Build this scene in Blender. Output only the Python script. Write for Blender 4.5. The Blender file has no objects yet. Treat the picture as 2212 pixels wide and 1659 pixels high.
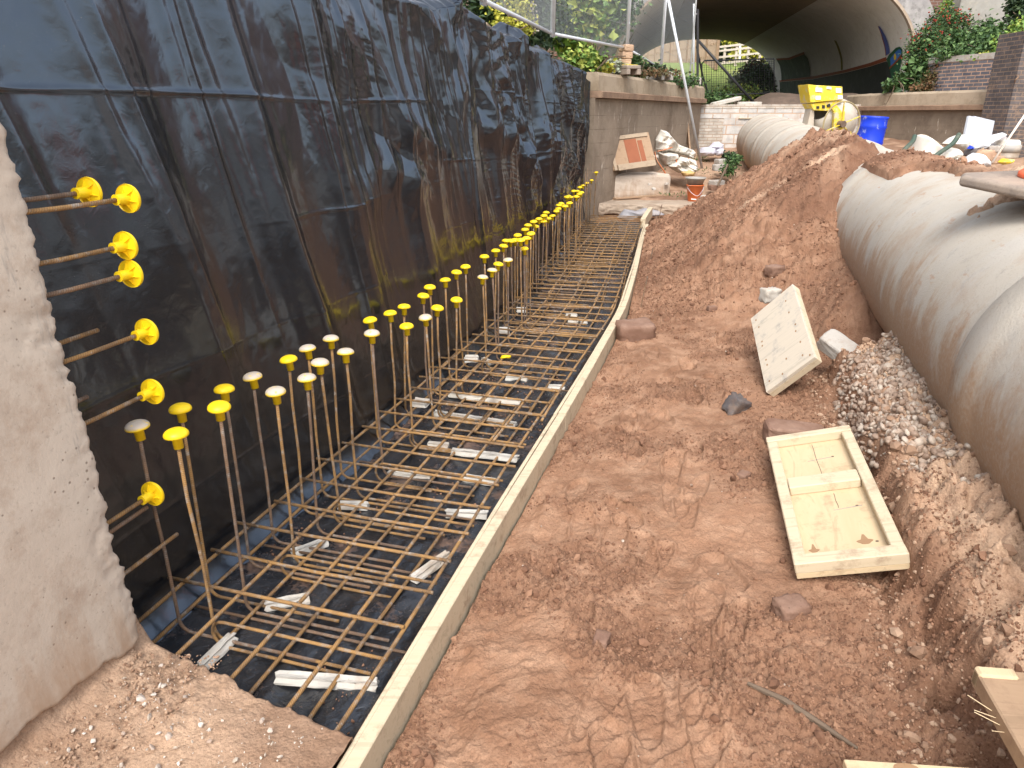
import bpy, math, random
import numpy as np
from mathutils import Vector, Matrix, Quaternion

scene = bpy.context.scene
COL = scene.collection
rnd = random.Random(7)
rg = np.random.default_rng(11)

# ------------------------------------------------------------------ camera, sky, sun, exposure
CAM_H = 1.75
cam_d = bpy.data.cameras.new('camera')
cam_d.sensor_fit = 'HORIZONTAL'; cam_d.sensor_width = 36.0; cam_d.lens = 36 * 1534 / 2212
cam_d.clip_start = 0.05; cam_d.clip_end = 1500
cam = bpy.data.objects.new('camera', cam_d); COL.objects.link(cam)
cam.location = (0, 0, CAM_H); cam.rotation_euler = (math.radians(90 - 20.858), 0, 0)
scene.camera = cam

SUN_EL, SUN_AZ = 50, 192          # azimuth: where the light comes from, clockwise from +Y
world = bpy.data.worlds.new('World'); scene.world = world; world.use_nodes = True
wt = world.node_tree; wt.nodes.clear()
sky = wt.nodes.new('ShaderNodeTexSky'); sky.sky_type = 'NISHITA'; sky.sun_disc = False
sky.sun_elevation = math.radians(SUN_EL); sky.sun_rotation = math.radians(SUN_AZ)
sky.air_density = 1.2; sky.dust_density = 3.0; sky.ozone_density = 1.0
hsv = wt.nodes.new('ShaderNodeHueSaturation'); hsv.inputs['Saturation'].default_value = 0.38
bg = wt.nodes.new('ShaderNodeBackground'); bg.inputs['Strength'].default_value = 0.15
wo = wt.nodes.new('ShaderNodeOutputWorld')
wt.links.new(sky.outputs[0], hsv.inputs['Color']); wt.links.new(hsv.outputs[0], bg.inputs[0]); wt.links.new(bg.outputs[0], wo.inputs[0])
sun_d = bpy.data.lights.new('sun', 'SUN'); sun_d.energy = 1.05; sun_d.angle = math.radians(26); sun_d.color = (1.0, 0.975, 0.94)
sun = bpy.data.objects.new('sun', sun_d); COL.objects.link(sun)
_az, _el = math.radians(SUN_AZ), math.radians(SUN_EL)
sdir = Vector((math.sin(_az) * math.cos(_el), math.cos(_az) * math.cos(_el), math.sin(_el)))
sun.rotation_euler = sdir.to_track_quat('Z', 'Y').to_euler(); sun.location = sdir * 50
vs = scene.view_settings
vs.view_transform = 'Standard'; vs.look = 'None'; vs.gamma = 1; vs.use_curve_mapping = False; vs.exposure = 1.38
scene.render.engine = 'CYCLES'
scene.cycles.max_bounces = 8; scene.cycles.diffuse_bounces = 6; scene.cycles.glossy_bounces = 3
scene.cycles.use_denoising = True

# ------------------------------------------------------------------ numpy noise
def _h(ix, iy, seed):
    n = (ix.astype(np.int64) * 374761393 + iy.astype(np.int64) * 668265263 + seed * 974634777) & 0xFFFFFFFF
    n = ((n ^ (n >> 13)) * 1274126177) & 0xFFFFFFFF
    n = ((n ^ (n >> 16)) * 2246822519) & 0xFFFFFFFF
    return ((n ^ (n >> 15)) & 0xFFFFFF) / float(0xFFFFFF)
def vn(x, y, seed=0):
    x = np.asarray(x, float); y = np.asarray(y, float)
    ix = np.floor(x); iy = np.floor(y); fx = x - ix; fy = y - iy
    fx = fx * fx * fx * (fx * (6 * fx - 15) + 10); fy = fy * fy * fy * (fy * (6 * fy - 15) + 10)
    a = _h(ix, iy, seed); b = _h(ix + 1, iy, seed); c = _h(ix, iy + 1, seed); d = _h(ix + 1, iy + 1, seed)
    return (a * (1 - fx) + b * fx) * (1 - fy) + (c * (1 - fx) + d * fx) * fy
def fbm(x, y, seed=0, oct=4, gain=.5, lac=2.03):
    s = 0; a = 1; t = 0
    for i in range(oct):
        s = s + a * vn(x, y, seed + i * 17); t += a; a *= gain; x = x * lac + 3.7; y = y * lac + 1.9
    return s / t - .5          # about -.5 .. .5
def wor(x, y, seed=0):         # distance to the closest scattered point
    ix = np.floor(x); iy = np.floor(y); best = np.full(np.shape(x), 9.0)
    for i in (-1, 0, 1):
        for j in (-1, 0, 1):
            cx = ix + i; cy = iy + j
            d = (cx + _h(cx, cy, seed) - x) ** 2 + (cy + _h(cx, cy, seed + 5) - y) ** 2
            best = np.minimum(best, d)
    return np.sqrt(best)
def ss(a, b, x):
    t = np.clip((x - a) / (b - a), 0, 1); return t * t * (3 - 2 * t)
def tri(x):
    return np.abs((x % 1.0) * 2 - 1)
def crumple(x, y, seed, freqs, warp=.25):
    r = np.random.default_rng(seed); s = 0; t = 0
    wx = x + warp * fbm(x * 2.1, y * 2.1, seed + 3, 2); wy = y + warp * fbm(x * 2.1 + 9, y * 2.1, seed + 8, 2)
    for f in freqs:
        a = r.uniform(0, math.pi); p = r.uniform(0, 1); m = vn(x * f * .45 + p * 7, y * f * .45, seed + int(f * 10)) ** 1.5
        s = s + tri((wx * math.cos(a) + wy * math.sin(a)) * f + p) * m / f; t += 1
    return s / t

# ------------------------------------------------------------------ plan of the dig: x of the curved line at distance y
_ys = np.linspace(-8, 60, 6801)
_k = ss(5.6, 6.6, _ys); _sl = .30 - .085 * _k
_T = np.concatenate([[0], np.cumsum((_sl[1:] + _sl[:-1]) * .005)]); _T -= np.interp(0, _ys, _T)
def T(y): return np.interp(y, _ys, _T)
def SL(y): return np.interp(y, _ys, _sl)
def lineup(y, o, z): return Vector((float(T(y)) + o, y, z))

# ------------------------------------------------------------------ node helper
class NT:
    def __init__(s, name, rough=.8, spec=.3):
        s.m = bpy.data.materials.new(name); s.m.use_nodes = True; s.t = s.m.node_tree; s.t.nodes.clear()
        s.o = s.t.nodes.new('ShaderNodeOutputMaterial'); s.b = s.t.nodes.new('ShaderNodeBsdfPrincipled')
        s.t.links.new(s.b.outputs[0], s.o.inputs[0]); s.set('Roughness', rough); s.set('Specular IOR Level', spec)
    def put(s, sock, v):
        if isinstance(v, bpy.types.NodeSocket): s.t.links.new(v, sock)
        elif isinstance(v, (tuple, list)) and len(v) == 3 and sock.type == 'RGBA': sock.default_value = (*v, 1)
        else: sock.default_value = v
    def set(s, k, v): s.put(s.b.inputs[k], v)
    def n(s, typ, ins=None, **at):
        nd = s.t.nodes.new('ShaderNode' + typ)
        for k, v in at.items(): setattr(nd, k, v)
        for k, v in (ins or {}).items(): s.put(nd.inputs[k], v)
        return nd
    def pos(s): return s.n('NewGeometry').outputs['Position']
    def obj(s): return s.n('TexCoord').outputs['Object']
    def uv(s): return s.n('TexCoord').outputs['UV']
    def isl(s): return s.n('NewGeometry').outputs['Random Per Island']
    def rand(s): return s.n('ObjectInfo').outputs['Random']
    def att(s, name): return s.n('Attribute', attribute_name=name).outputs['Fac']
    def map(s, vec, sc=(1, 1, 1), rot=(0, 0, 0), loc=(0, 0, 0)):
        return s.n('Mapping', {'Vector': vec, 'Scale': sc, 'Rotation': rot, 'Location': loc}).outputs[0]
    def noise(s, vec, scale, detail=4, rough=.55, dist=0):
        return s.n('TexNoise', {'Vector': vec, 'Scale': scale, 'Detail': detail, 'Roughness': rough, 'Distortion': dist}).outputs[0]
    def voro(s, vec, scale, feature='F1'):
        return s.n('TexVoronoi', {'Vector': vec, 'Scale': scale}, feature=feature).outputs['Distance']
    def ramp(s, fac, *stops):
        nd = s.n('ValToRGB', {'Fac': fac}); el = nd.color_ramp.elements
        while len(el) < len(stops): el.new(.5)
        for e, (p, c) in zip(el, stops):
            e.position = p; e.color = (c, c, c, 1) if isinstance(c, (int, float)) else (*c, 1)
        return nd.outputs[0]
    def mix(s, fac, a, b, mode='MIX'):
        nd = s.n('Mix', data_type='RGBA', blend_type=mode); s.put(nd.inputs[0], fac); s.put(nd.inputs[6], a); s.put(nd.inputs[7], b)
        return nd.outputs[2]
    def ma(s, op, a, b=0.0, clamp=False):
        nd = s.n('Math', operation=op, use_clamp=clamp); s.put(nd.inputs[0], a); s.put(nd.inputs[1], b); return nd.outputs[0]
    def sep(s, v): return s.n('SeparateXYZ', {0: v}).outputs
    def bump(s, h, strength=.5, dist=.01, normal=None):
        nd = s.n('Bump', {'Height': h, 'Strength': strength, 'Distance': dist})
        if normal is not None: s.put(nd.inputs['Normal'], normal)
        s.set('Normal', nd.outputs[0]); return nd.outputs[0]

MAT = {}
def simple(name, col, rough=.7, var=.12, scale=8, bump=.1, bscale=60, metal=0, spec=.3, tint=None, tscale=3, tlo=.5, thi=.7, coord='obj'):
    k = NT(name, rough, spec); p = k.obj() if coord == 'obj' else k.pos()
    a = tuple(c * (1 - var) for c in col); b = tuple(min(1, c * (1 + var)) for c in col)
    c = k.mix(k.noise(p, scale, 5, .6), a, b)
    if tint is not None:
        c = k.mix(k.ramp(k.noise(p, tscale, 5, .65), (tlo, 0), (thi, 1)), c, tint)
    k.set('Base Color', c); k.set('Metallic', metal)
    if bump: k.bump(k.noise(p, bscale, 4, .6), bump, .006)
    MAT[name] = k.m; return k.m

# soil
def soil(name, dark, mid, pale, wet=0):
    k = NT(name, .93, .12); p = k.pos()
    a = k.noise(p, 1.3, 6, .62); b = k.noise(p, 9, 5, .6); f = k.noise(p, 160, 3, .7); g = k.noise(p, 42, 5, .72)
    c = k.mix(k.ramp(a, (.36, 0), (.62, 1)), dark, mid)
    c = k.mix(k.ramp(b, (.42, 0), (.7, .75)), c, pale)
    c = k.mix(k.ma('MULTIPLY', k.att('pale'), k.ramp(b, (.25, .35), (.55, 1))), c, (.52, .355, .24))
    c = k.mix(k.att('damp_shade'), c, (.125, .06, .037))
    c = k.mix(k.ramp(f, (.3, .35), (.62, 0)), c, tuple(v * .45 for v in dark))
    k.set('Base Color', c)
    h = k.ma('ADD', k.ma('MULTIPLY', g, .9), k.ma('MULTIPLY', f, .25))
    h = k.ma('SUBTRACT', h, k.ma('MULTIPLY', k.voro(p, 85), .35))
    k.bump(h, .75, .012); MAT[name] = k.m
soil('soil', (.225, .118, .070), (.345, .193, .118), (.435, .27, .175))
soil('dry_soil', (.27, .16, .10), (.36, .23, .15), (.44, .30, .21))

def concrete(name, col, stain, dirt, sscale=1.2, pit=0, streak=False, rough=.85, bump=.35):
    k = NT(name, rough, .2); p = k.pos()
    c = k.mix(k.noise(p, 2.2, 7, .68), tuple(v * .78 for v in col), tuple(min(1, v * 1.15) for v in col))
    q = k.map(p, (3, 3, .35)) if streak else p
    c = k.mix(k.ramp(k.noise(q, sscale, 7, .68), (.45, 0), (.68, 1)), c, stain)
    c = k.mix(k.ramp(k.noise(p, 5.5, 6, .7), (.52, 0), (.74, .8)), c, dirt)
    f = k.noise(p, 75, 4, .7)
    c = k.mix(k.ramp(f, (.25, .55), (.42, 0)), c, tuple(v * .45 for v in col))
    h = k.ma('ADD', k.ma('MULTIPLY', f, .5), k.noise(p, 14, 5, .6)); bump = .16 if name == 'stub_concrete' else bump
    if pit:
        v = k.voro(p, 38); pt = k.ramp(k.ma('ADD', v, k.ma('MULTIPLY', k.noise(p, 4, 3), .5)), (.27, 1), (.36, 0))
        c = k.mix(k.ma('MULTIPLY', pt, .7), c, tuple(x * .4 for x in dirt)); h = k.ma('SUBTRACT', h, k.ma('MULTIPLY', pt, pit))
    if name == 'stub_concrete':
        z = k.sep(p)[2]; zz = k.ma('ADD', z, k.ma('MULTIPLY', k.ma('SUBTRACT', k.noise(k.map(p, (3, 3, .8)), 2.2, 6, .7), .5), .9))
        c = k.mix(k.ramp(zz, (.22, .85), (.46, 0)), c, (.36, .245, .165))
        sc = k.ramp(k.noise(k.map(p, (9, 9, 1.1), (.35, .2, 0)), 1.3, 5, .7), (.63, 0), (.72, .75)); c = k.mix(sc, c, (.23, .215, .20))
    k.set('Base Color', c); k.bump(h, bump, .012); MAT[name] = k.m
concrete('stub_concrete', (.52, .44, .36), (.45, .365, .29), (.33, .235, .17), 1.0, .5)
concrete('old_concrete', (.36, .28, .21), (.21, .155, .115), (.46, .38, .30), 1.3, .2)
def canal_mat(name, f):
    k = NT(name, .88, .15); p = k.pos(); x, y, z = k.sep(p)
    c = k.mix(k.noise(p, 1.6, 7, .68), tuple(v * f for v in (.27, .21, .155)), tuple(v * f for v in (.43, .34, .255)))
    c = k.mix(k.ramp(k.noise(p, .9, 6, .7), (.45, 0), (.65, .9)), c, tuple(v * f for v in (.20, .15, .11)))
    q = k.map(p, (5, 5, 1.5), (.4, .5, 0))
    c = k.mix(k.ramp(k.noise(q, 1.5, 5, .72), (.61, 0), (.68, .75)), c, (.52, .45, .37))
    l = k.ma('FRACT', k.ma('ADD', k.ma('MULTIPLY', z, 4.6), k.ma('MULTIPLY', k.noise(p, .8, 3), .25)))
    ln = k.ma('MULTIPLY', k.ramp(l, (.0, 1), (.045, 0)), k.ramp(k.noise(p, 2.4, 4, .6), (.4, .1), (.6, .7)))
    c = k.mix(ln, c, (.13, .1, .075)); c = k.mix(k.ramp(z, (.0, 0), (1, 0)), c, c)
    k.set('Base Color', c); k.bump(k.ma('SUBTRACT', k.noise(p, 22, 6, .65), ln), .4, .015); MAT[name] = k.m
canal_mat('canal_concrete', .76); canal_mat('darker_canal_concrete', .58)  # second copy is the same concrete in a darker tone
concrete('coping_concrete', (.36, .285, .205), (.24, .18, .12), (.19, .15, .10), 2.5)
concrete('pale_concrete', (.50, .47, .42), (.38, .33, .27), (.33, .24, .17), 1.8, .3)
concrete('ledge_stone', (.30, .20, .135), (.2, .13, .09), (.16, .1, .07), 3)
concrete('grey_block', (.40, .37, .33), (.30, .25, .21), (.27, .2, .15), 6)
concrete('ring_concrete', (.25, .235, .23), (.38, .36, .34), (.12, .11, .105), 1.4)
concrete('buttress_concrete', (.31, .30, .27), (.24, .22, .19), (.36, .33, .27), 1.6, .2)
concrete('shaded_earth', (.10, .072, .055), (.15, .105, .08), (.065, .05, .04), 2)  # earth darkened so its colour holds the shadow at the tunnel
concrete('white_spacer', (.52, .49, .44), (.42, .37, .30), (.36, .25, .17), 5, .2)
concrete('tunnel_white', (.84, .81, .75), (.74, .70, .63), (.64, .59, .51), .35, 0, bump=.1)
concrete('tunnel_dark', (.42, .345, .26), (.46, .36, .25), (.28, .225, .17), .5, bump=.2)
concrete('brown_brick', (.20, .115, .08), (.26, .165, .12), (.16, .085, .06), 7, .2)
concrete('dark_stone', (.10, .09, .09), (.2, .15, .12), (.15, .09, .065), 12)
concrete('sandstone', (.45, .31, .21), (.36, .23, .15), (.3, .18, .12), 6)
concrete('rubber', (.27, .22, .18), (.34, .27, .21), (.14, .115, .10), 4, .2)

def pipe_mat():
    k = NT('pipe_concrete', .82, .25); p = k.pos(); u = k.uv(); x, y, _ = k.sep(u)
    c = k.mix(k.noise(p, 2.6, 7, .68), (.375, .335, .275), (.505, .455, .385))
    c = k.mix(k.ramp(k.noise(k.map(u, (1.6, .9, 1)), 3, 6, .6), (.46, 0), (.66, .35)), c, (.45, .44, .42))
    sp = k.ma('ADD', y, k.ma('MULTIPLY', k.ma('SUBTRACT', k.noise(k.map(u, (2.6, 1.2, 1)), 1.6, 7, .72), .5), 1.25))
    mud = k.ramp(sp, (.48, 1), (.66, .04)); mud = k.ma('MULTIPLY', mud, k.ramp(k.noise(p, 60, 4, .7), (.33, .55), (.55, 1)))
    c = k.mix(mud, c, (.34, .225, .145))
    s2 = k.ramp(k.noise(k.map(u, (2.2, 9, 1), (0, 0, .9)), 1.6, 6, .68), (.61, 0), (.68, .7))
    c = k.mix(k.ma('MULTIPLY', s2, k.ramp(y, (.45, 0), (.75, 1))), c, (.37, .215, .13))
    c = k.mix(k.ramp(k.noise(p, 1.9, 7, .72), (.50, 0), (.66, .6)), c, (.36, .255, .175))
    c = k.mix(k.ramp(k.noise(p, 7, 6, .75), (.58, 0), (.70, .5)), c, (.27, .25, .23))
    c = k.mix(k.ramp(k.noise(p, 120, 3, .7), (.28, .5), (.42, 0)), c, (.2, .165, .13))
    k.set('Base Color', c); k.bump(k.ma('ADD', k.noise(p, 95, 4, .7), k.noise(p, 9, 5, .65)), .35, .01); MAT['pipe_concrete'] = k.m
pipe_mat()

def polythene(name, dust, film=(.0032, .0038, .0055)):
    k = NT(name, .3, .5); u = k.uv(); p = k.pos()
    st = k.ramp(k.noise(k.map(u, (7, .8, 1), (0, 0, .12)), 1.2, 7, .66), (.46, 0), (.72, 1))
    lo = k.ramp(k.noise(p, 1.1, 5, .65), (.35, .25), (.65, 1))
    d = k.ma('MULTIPLY', k.ma('MULTIPLY', st, lo), dust)
    sp = k.ramp(k.noise(p, 210, 2, .5), (.70, 0), (.74, .45))
    c = k.mix(d, film, (.19, .145, .105))
    c = k.mix(sp, c, (.16, .13, .10)); k.set('Base Color', c); k.set('Specular IOR Level', 1.0); k.set('IOR', 1.62); k.set('Specular Tint', (.66, .80, 1.0, 1))
    k.set('Roughness', k.ma('ADD', k.ma('MULTIPLY', k.noise(p, 3.2, 5, .6), .16), k.ma('ADD', k.ma('MULTIPLY', d, .9), .12)))
    h = k.ma('ADD', k.ma('MULTIPLY', k.noise(p, 18, 3, .5, .8), .8), k.ma('MULTIPLY', k.noise(p, 240, 2), .05))
    k.bump(h, .12, .012); MAT[name] = k.m
polythene('polythene', .025); polythene('floor_polythene', .55, (.014, .0155, .019))
def floor_dirt():
    k = NT('floor_polythene_dirt', .25, .9); p = k.pos()
    m = k.ramp(k.ma('ADD', k.noise(p, 2.6, 7, .72), k.ma('MULTIPLY', k.noise(p, 30, 4, .7), .18)), (.65, 0), (.74, .85)); f = k.ramp(k.noise(p, 7, 5, .6), (.35, .0), (.75, .16))
    c = k.mix(f, (.007, .008, .0105), (.20, .19, .19)); c = k.mix(m, c, (.17, .095, .058)); c = k.mix(k.ramp(k.noise(p, 190, 2), (.68, 0), (.72, .7)), c, (.20, .12, .08)); k.set('Base Color', c)
    k.set('Specular Tint', (.82, .9, 1, 1)); k.set('Roughness', k.ma('ADD', k.ma('MULTIPLY', m, .6), k.ma('ADD', k.ma('MULTIPLY', k.noise(p, 5, 4), .2), .14))); k.bump(k.ma('ADD', k.noise(p, 24, 4, .6, .8), k.ma('MULTIPLY', m, .6)), .45, .02); MAT['floor_polythene_dirt'] = k.m
floor_dirt()

def rust(name, a, b, c3):
    k = NT(name, .8, .25); u = k.uv(); x, y, _ = k.sep(u); p = k.pos()
    c = k.mix(k.ramp(k.noise(p, 9, 6, .7), (.38, 0), (.6, 1)), a, b)
    c = k.mix(k.ramp(k.noise(p, 38, 4, .65), (.52, 0), (.68, .9)), c, c3)
    w = k.n('TexWave', {'Vector': k.map(u, (1, 1, 1), (0, 0, .5)), 'Scale': 46.0, 'Distortion': .4}, bands_direction='Y').outputs['Fac']
    c = k.mix(k.ramp(w, (.0, .45), (.5, 0)), c, tuple(v * .4 for v in a)); k.set('Base Color', c)
    k.bump(w, .5, .002); MAT[name] = k.m
rust('rusty_steel', (.19, .115, .06), (.37, .205, .075), (.33, .29, .25))
rust('dull_rust', (.14, .095, .07), (.24, .145, .085), (.25, .215, .185))
simple('dark_wire', (.03, .028, .026), .7)
def capmat(name, dusty):
    k = NT(name, .42, .4); p = k.obj(); z = k.sep(p)[2]
    c = k.mix(k.noise(p, 40, 4, .6), (.80, .52, .006), (.92, .65, .015))
    f = k.ramp(k.noise(k.map(k.n('VectorMath', {0: k.pos()}).outputs[0]), 55, 5, .7), (.33, 0), (.45, 1)) if dusty else k.ramp(k.noise(k.pos(), 45, 5, .7), (.60, 0), (.72, .55))
    up = k.ramp(z, (.004, 0), (.012, 1))
    c = k.mix(k.ma('MULTIPLY', f, up if dusty else .6), c, (.50, .43, .36) if dusty else (.70, .5, .16)); k.set('Base Color', c)
    k.bump(k.noise(p, 300, 3), .12, .003); MAT[name] = k.m
capmat('yellow_cap', False); capmat('dusty_cap', True)

def wood(name, a, b, dirt, damt=.5, grain=(2, 26, 26), rough=.75):
    k = NT(name, rough, .2); p = k.map(k.obj(), grain)
    n1 = k.noise(p, 1.0, 6, .6, 1.2); c = k.mix(n1, a, b)
    c = k.mix(k.ramp(n1, (.55, 0), (.62, .45)), c, tuple(v * .7 for v in a))
    c = k.mix(k.ramp(k.noise(k.obj(), 11, 6, .7), (.53, 0), (.70, damt)), c, dirt)
    k.set('Base Color', c); k.bump(n1, .25, .004); MAT[name] = k.m
wood('pine', (.48, .385, .255), (.62, .52, .375), (.30, .205, .135), .7)
wood('ply_face', (.48, .415, .33), (.58, .51, .41), (.30, .28, .26), .8)
wood('pale_ply', (.49, .365, .215), (.60, .475, .31), (.33, .215, .135), .6, (18, 3, 18))
wood('grey_wood', (.30, .225, .155), (.40, .31, .22), (.22, .16, .11), .6)
wood('brown_wood', (.30, .2, .125), (.37, .25, .16), (.22, .14, .09), .6)
wood('fence_wood', (.43, .31, .215), (.56, .43, .32), (.33, .25, .19), .6, (14, 14, 1.2))
wood('pale_rail', (.58, .50, .42), (.68, .61, .53), (.4, .34, .28), .4)
wood('knot_wood', (.25, .145, .075), (.37, .23, .13), (.12, .07, .04), .6)

def galv():
    k = NT('galvanised', .42, .5); p = k.pos(); k.set('Metallic', .25)
    k.set('Base Color', k.mix(k.noise(p, 12, 5, .6), (.48, .50, .53), (.70, .72, .74))); k.set('Roughness', k.ma('ADD', k.ma('MULTIPLY', k.noise(p, 6), .25), .3)); MAT['galvanised'] = k.m
galv()
simple('fence_wire', (.34, .35, .36), .5, metal=.5, bump=0)
simple('black_steel', (.022, .022, .024), .45)
simple('yellow_paint', (.60, .44, .035), .5, .08, 9, .08, tint=(.48, .42, .31), tlo=.52, thi=.64, tscale=9)
simple('wheel_paint', (.27, .215, .115), .8, .2, 9, .2)
simple('splash_cement', (.42, .375, .315), .9, .15, 9, .5, 30, tint=(.36, .29, .22))
simple('white_label', (.78, .77, .74), .6, .05)
simple('blue_plastic', (.013, .045, .52), .38, .1, 6, .05, tint=(.30, .34, .52), tscale=7, tlo=.58, thi=.72)
simple('orange_bucket', (.62, .155, .045), .5, .1, 6, .1, tint=(.50, .40, .32), tscale=6, tlo=.55, thi=.7)
simple('cone_orange', (.70, .135, .055), .5, .06, 6, .05, tint=(.62, .3, .2), tscale=7, tlo=.6, thi=.75)
simple('grey_plastic', (.30, .28, .255), .6, tint=(.42, .37, .3))
simple('cloth_white', (.56, .525, .465), .85, .06, 5, .3, 40, tint=(.52, .43, .33), tscale=3.2, tlo=.5, thi=.72)
simple('cloth_clean', (.58, .59, .61), .8, .06, 5, .2, 40, tint=(.6, .58, .56), tscale=4)
simple('sack_lilac', (.52, .51, .57), .6, .06, 5, .2, 40, tint=(.50, .47, .48), tscale=4)
simple('strap_orange', (.60, .17, .06), .7, tint=(.45, .25, .15))
simple('foam_board', (.42, .44, .47), .6, .04)
simple('scrap_grey', (.27, .26, .27), .4, .2, tint=(.38, .33, .3))
simple('green_tube', (.05, .075, .055), .5, tint=(.15, .15, .11))
simple('rust_plate', (.26, .09, .045), .8, .25, 5, .2)
simple('green_slate', (.17, .18, .155), .8, tint=(.26, .23, .19))
simple('dirty_white_pipe', (.55, .5, .43), .6, tint=(.36, .28, .2))
simple('white_paint', (.76, .75, .72), .6, .04, bump=0)
simple('black_paint', (.016, .016, .018), .6, .2, 2, bump=0, coord='pos', tint=(.04, .042, .04))
simple('red_paint', (.30, .075, .035), .6, .15, 3, bump=0, coord='pos')
simple('green_paint', (.02, .10, .05), .6, .1, bump=0); simple('blue_paint', (.05, .17, .50), .6, .1, bump=0); simple('yellow_mural', (.72, .52, .05), .6, .1, bump=0)
simple('plum_paint', (.10, .13, .36), .6, .2, 2, bump=0, coord='pos')
simple('mural_green', (.065, .085, .055), .7, .25, 3, bump=0, coord='pos', tint=(.13, .15, .11))
simple('mural_ochre', (.24, .19, .05), .6, .2, 2, bump=0, coord='pos', tint=(.06, .10, .12), tscale=2)
simple('mural_teal', (.08, .16, .26), .6, .3, 1.4, bump=0, coord='pos', tint=(.17, .12, .07), tscale=1.8)
simple('bark', (.14, .10, .07), .9, .2, 14, .6)
simple('straw', (.50, .33, .14), .8, bump=0)
simple('tent_white', (.85, .86, .88), .7, .02, bump=0)

def bricks(name, c1, c2, mortar, bw, bh, msize=.01, bump=.6, stain=None, coord='UV', slo=.55, shi=.7):
    k = NT(name, .85, .2); u = k.uv(); p = k.pos()
    nd = k.n('TexBrick', {'Vector': u, 'Color1': c1, 'Color2': c2, 'Mortar': mortar, 'Scale': 1.0, 'Mortar Size': msize, 'Mortar Smooth': .3, 'Bias': 0.0, 'Brick Width': bw, 'Row Height': bh})
    c = k.mix(k.ramp(k.noise(p, 5, 6, .7), (.35, .55), (.6, 0)), nd.outputs[0], tuple(v * .55 for v in c1))
    if stain: c = k.mix(k.ramp(k.noise(p, 3.3, 7, .72), (slo, 0), (shi, 1)), c, stain)
    k.set('Base Color', c)
    h = k.ma('SUBTRACT', k.ma('MULTIPLY', k.noise(p, 40, 4, .6), .3), nd.outputs['Fac']); k.bump(h, bump, .012); MAT[name] = k.m
bricks('dark_brick', (.135, .075, .06), (.20, .10, .075), (.24, .2, .17), .225, .075, .010, stain=(.46, .42, .40), slo=.62, shi=.70)
bricks('blue_brick', (.095, .095, .115), (.155, .145, .155), (.42, .27, .19), .225, .075, .012)
bricks('pier_brick', (.085, .078, .080), (.13, .11, .105), (.24, .17, .125), .225, .075, .010, stain=(.26, .18, .13))
bricks('pale_brick', (.42, .37, .31), (.50, .45, .39), (.36, .27, .2), .225, .075, .009)
bricks('pale_block', (.46, .44, .41), (.54, .51, .47), (.43, .30, .21), .45, .225, .016, stain=(.46, .34, .25), slo=.5, shi=.75)

def leafmat(name, a, b, c3, trans=.25):
    k = NT(name, .55, .3); r = k.isl()
    c = k.ramp(r, (0, a), (.55, b), (1, c3)); k.set('Base Color', c); MAT[name] = k.m
leafmat('leaf_green', (.018, .042, .014), (.05, .10, .03), (.12, .19, .06))
leafmat('leaf_bright', (.07, .14, .03), (.19, .30, .06), (.45, .45, .10))
leafmat('leaf_dark', (.012, .025, .012), (.03, .055, .022), (.06, .09, .035))
leafmat('leaf_yellow', (.25, .27, .04), (.48, .42, .05), (.30, .32, .06))
leafmat('leaf_autumn', (.05, .05, .02), (.10, .075, .03), (.20, .10, .05))
leafmat('leaf_pale', (.26, .30, .20), (.45, .47, .38), (.16, .2, .1))
leafmat('berry', (.20, .02, .012), (.30, .045, .02), (.14, .015, .01))
leafmat('grass_blade', (.06, .10, .025), (.16, .20, .06), (.32, .28, .12))
leafmat('gravel_stone', (.23, .155, .11), (.33, .24, .18), (.44, .37, .30))
leafmat('crumb', (.135, .067, .040), (.215, .112, .068), (.30, .17, .105)); MAT['crumb'].node_tree.nodes['Principled BSDF'].inputs['Roughness'].default_value = .95
leafmat('bench_crumb', (.22, .13, .083), (.32, .205, .135), (.42, .29, .20)); MAT['bench_crumb'].node_tree.nodes['Principled BSDF'].inputs['Roughness'].default_value = .95
leafmat('chip', (.40, .33, .26), (.56, .5, .44), (.3, .2, .14))
def lawn():
    k = NT('lawn', .9, .1); p = k.pos()
    c = k.mix(k.noise(p, 1.2, 6, .7), (.12, .17, .045), (.25, .30, .095)); c = k.mix(k.ramp(k.noise(p, .35, 5, .6), (.5, 0), (.7, .6)), c, (.32, .29, .12))
    k.set('Base Color', c); k.bump(k.noise(p, 14, 5, .7), .5, .05); MAT['lawn'] = k.m
lawn()
# ------------------------------------------------------------------ mesh building
def grid_mesh(name, P, UV=None, atts=None, smooth=True, flip=False):
    """P: (n,m,3) array of points -> mesh"""
    n, m = P.shape[:2]; me = bpy.data.meshes.new(name)
    idx = np.arange(n * m).reshape(n, m)
    q = np.stack([idx[:-1, :-1], idx[1:, :-1], idx[1:, 1:], idx[:-1, 1:]], -1).reshape(-1, 4)
    if flip: q = q[:, ::-1]
    nf = len(q)
    me.vertices.add(n * m); me.vertices.foreach_set('co', np.ascontiguousarray(P, np.float32).ravel())
    me.loops.add(nf * 4); me.loops.foreach_set('vertex_index', np.ascontiguousarray(q, np.int32).ravel())
    me.polygons.add(nf); me.polygons.foreach_set('loop_start', np.arange(0, nf * 4, 4, dtype=np.int32))
    if UV is not None:
        l = me.uv_layers.new(name='UVMap'); l.data.foreach_set('uv', np.ascontiguousarray(UV.reshape(-1, 2)[q.ravel()], np.float32).ravel())
    for k, v in (atts or {}).items():
        a = me.attributes.new(k, 'FLOAT', 'POINT'); a.data.foreach_set('value', np.ascontiguousarray(v, np.float32).ravel())
    me.update(calc_edges=True); me.validate()
    me.polygons.foreach_set('use_smooth', np.full(len(me.polygons), smooth))
    return me

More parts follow.
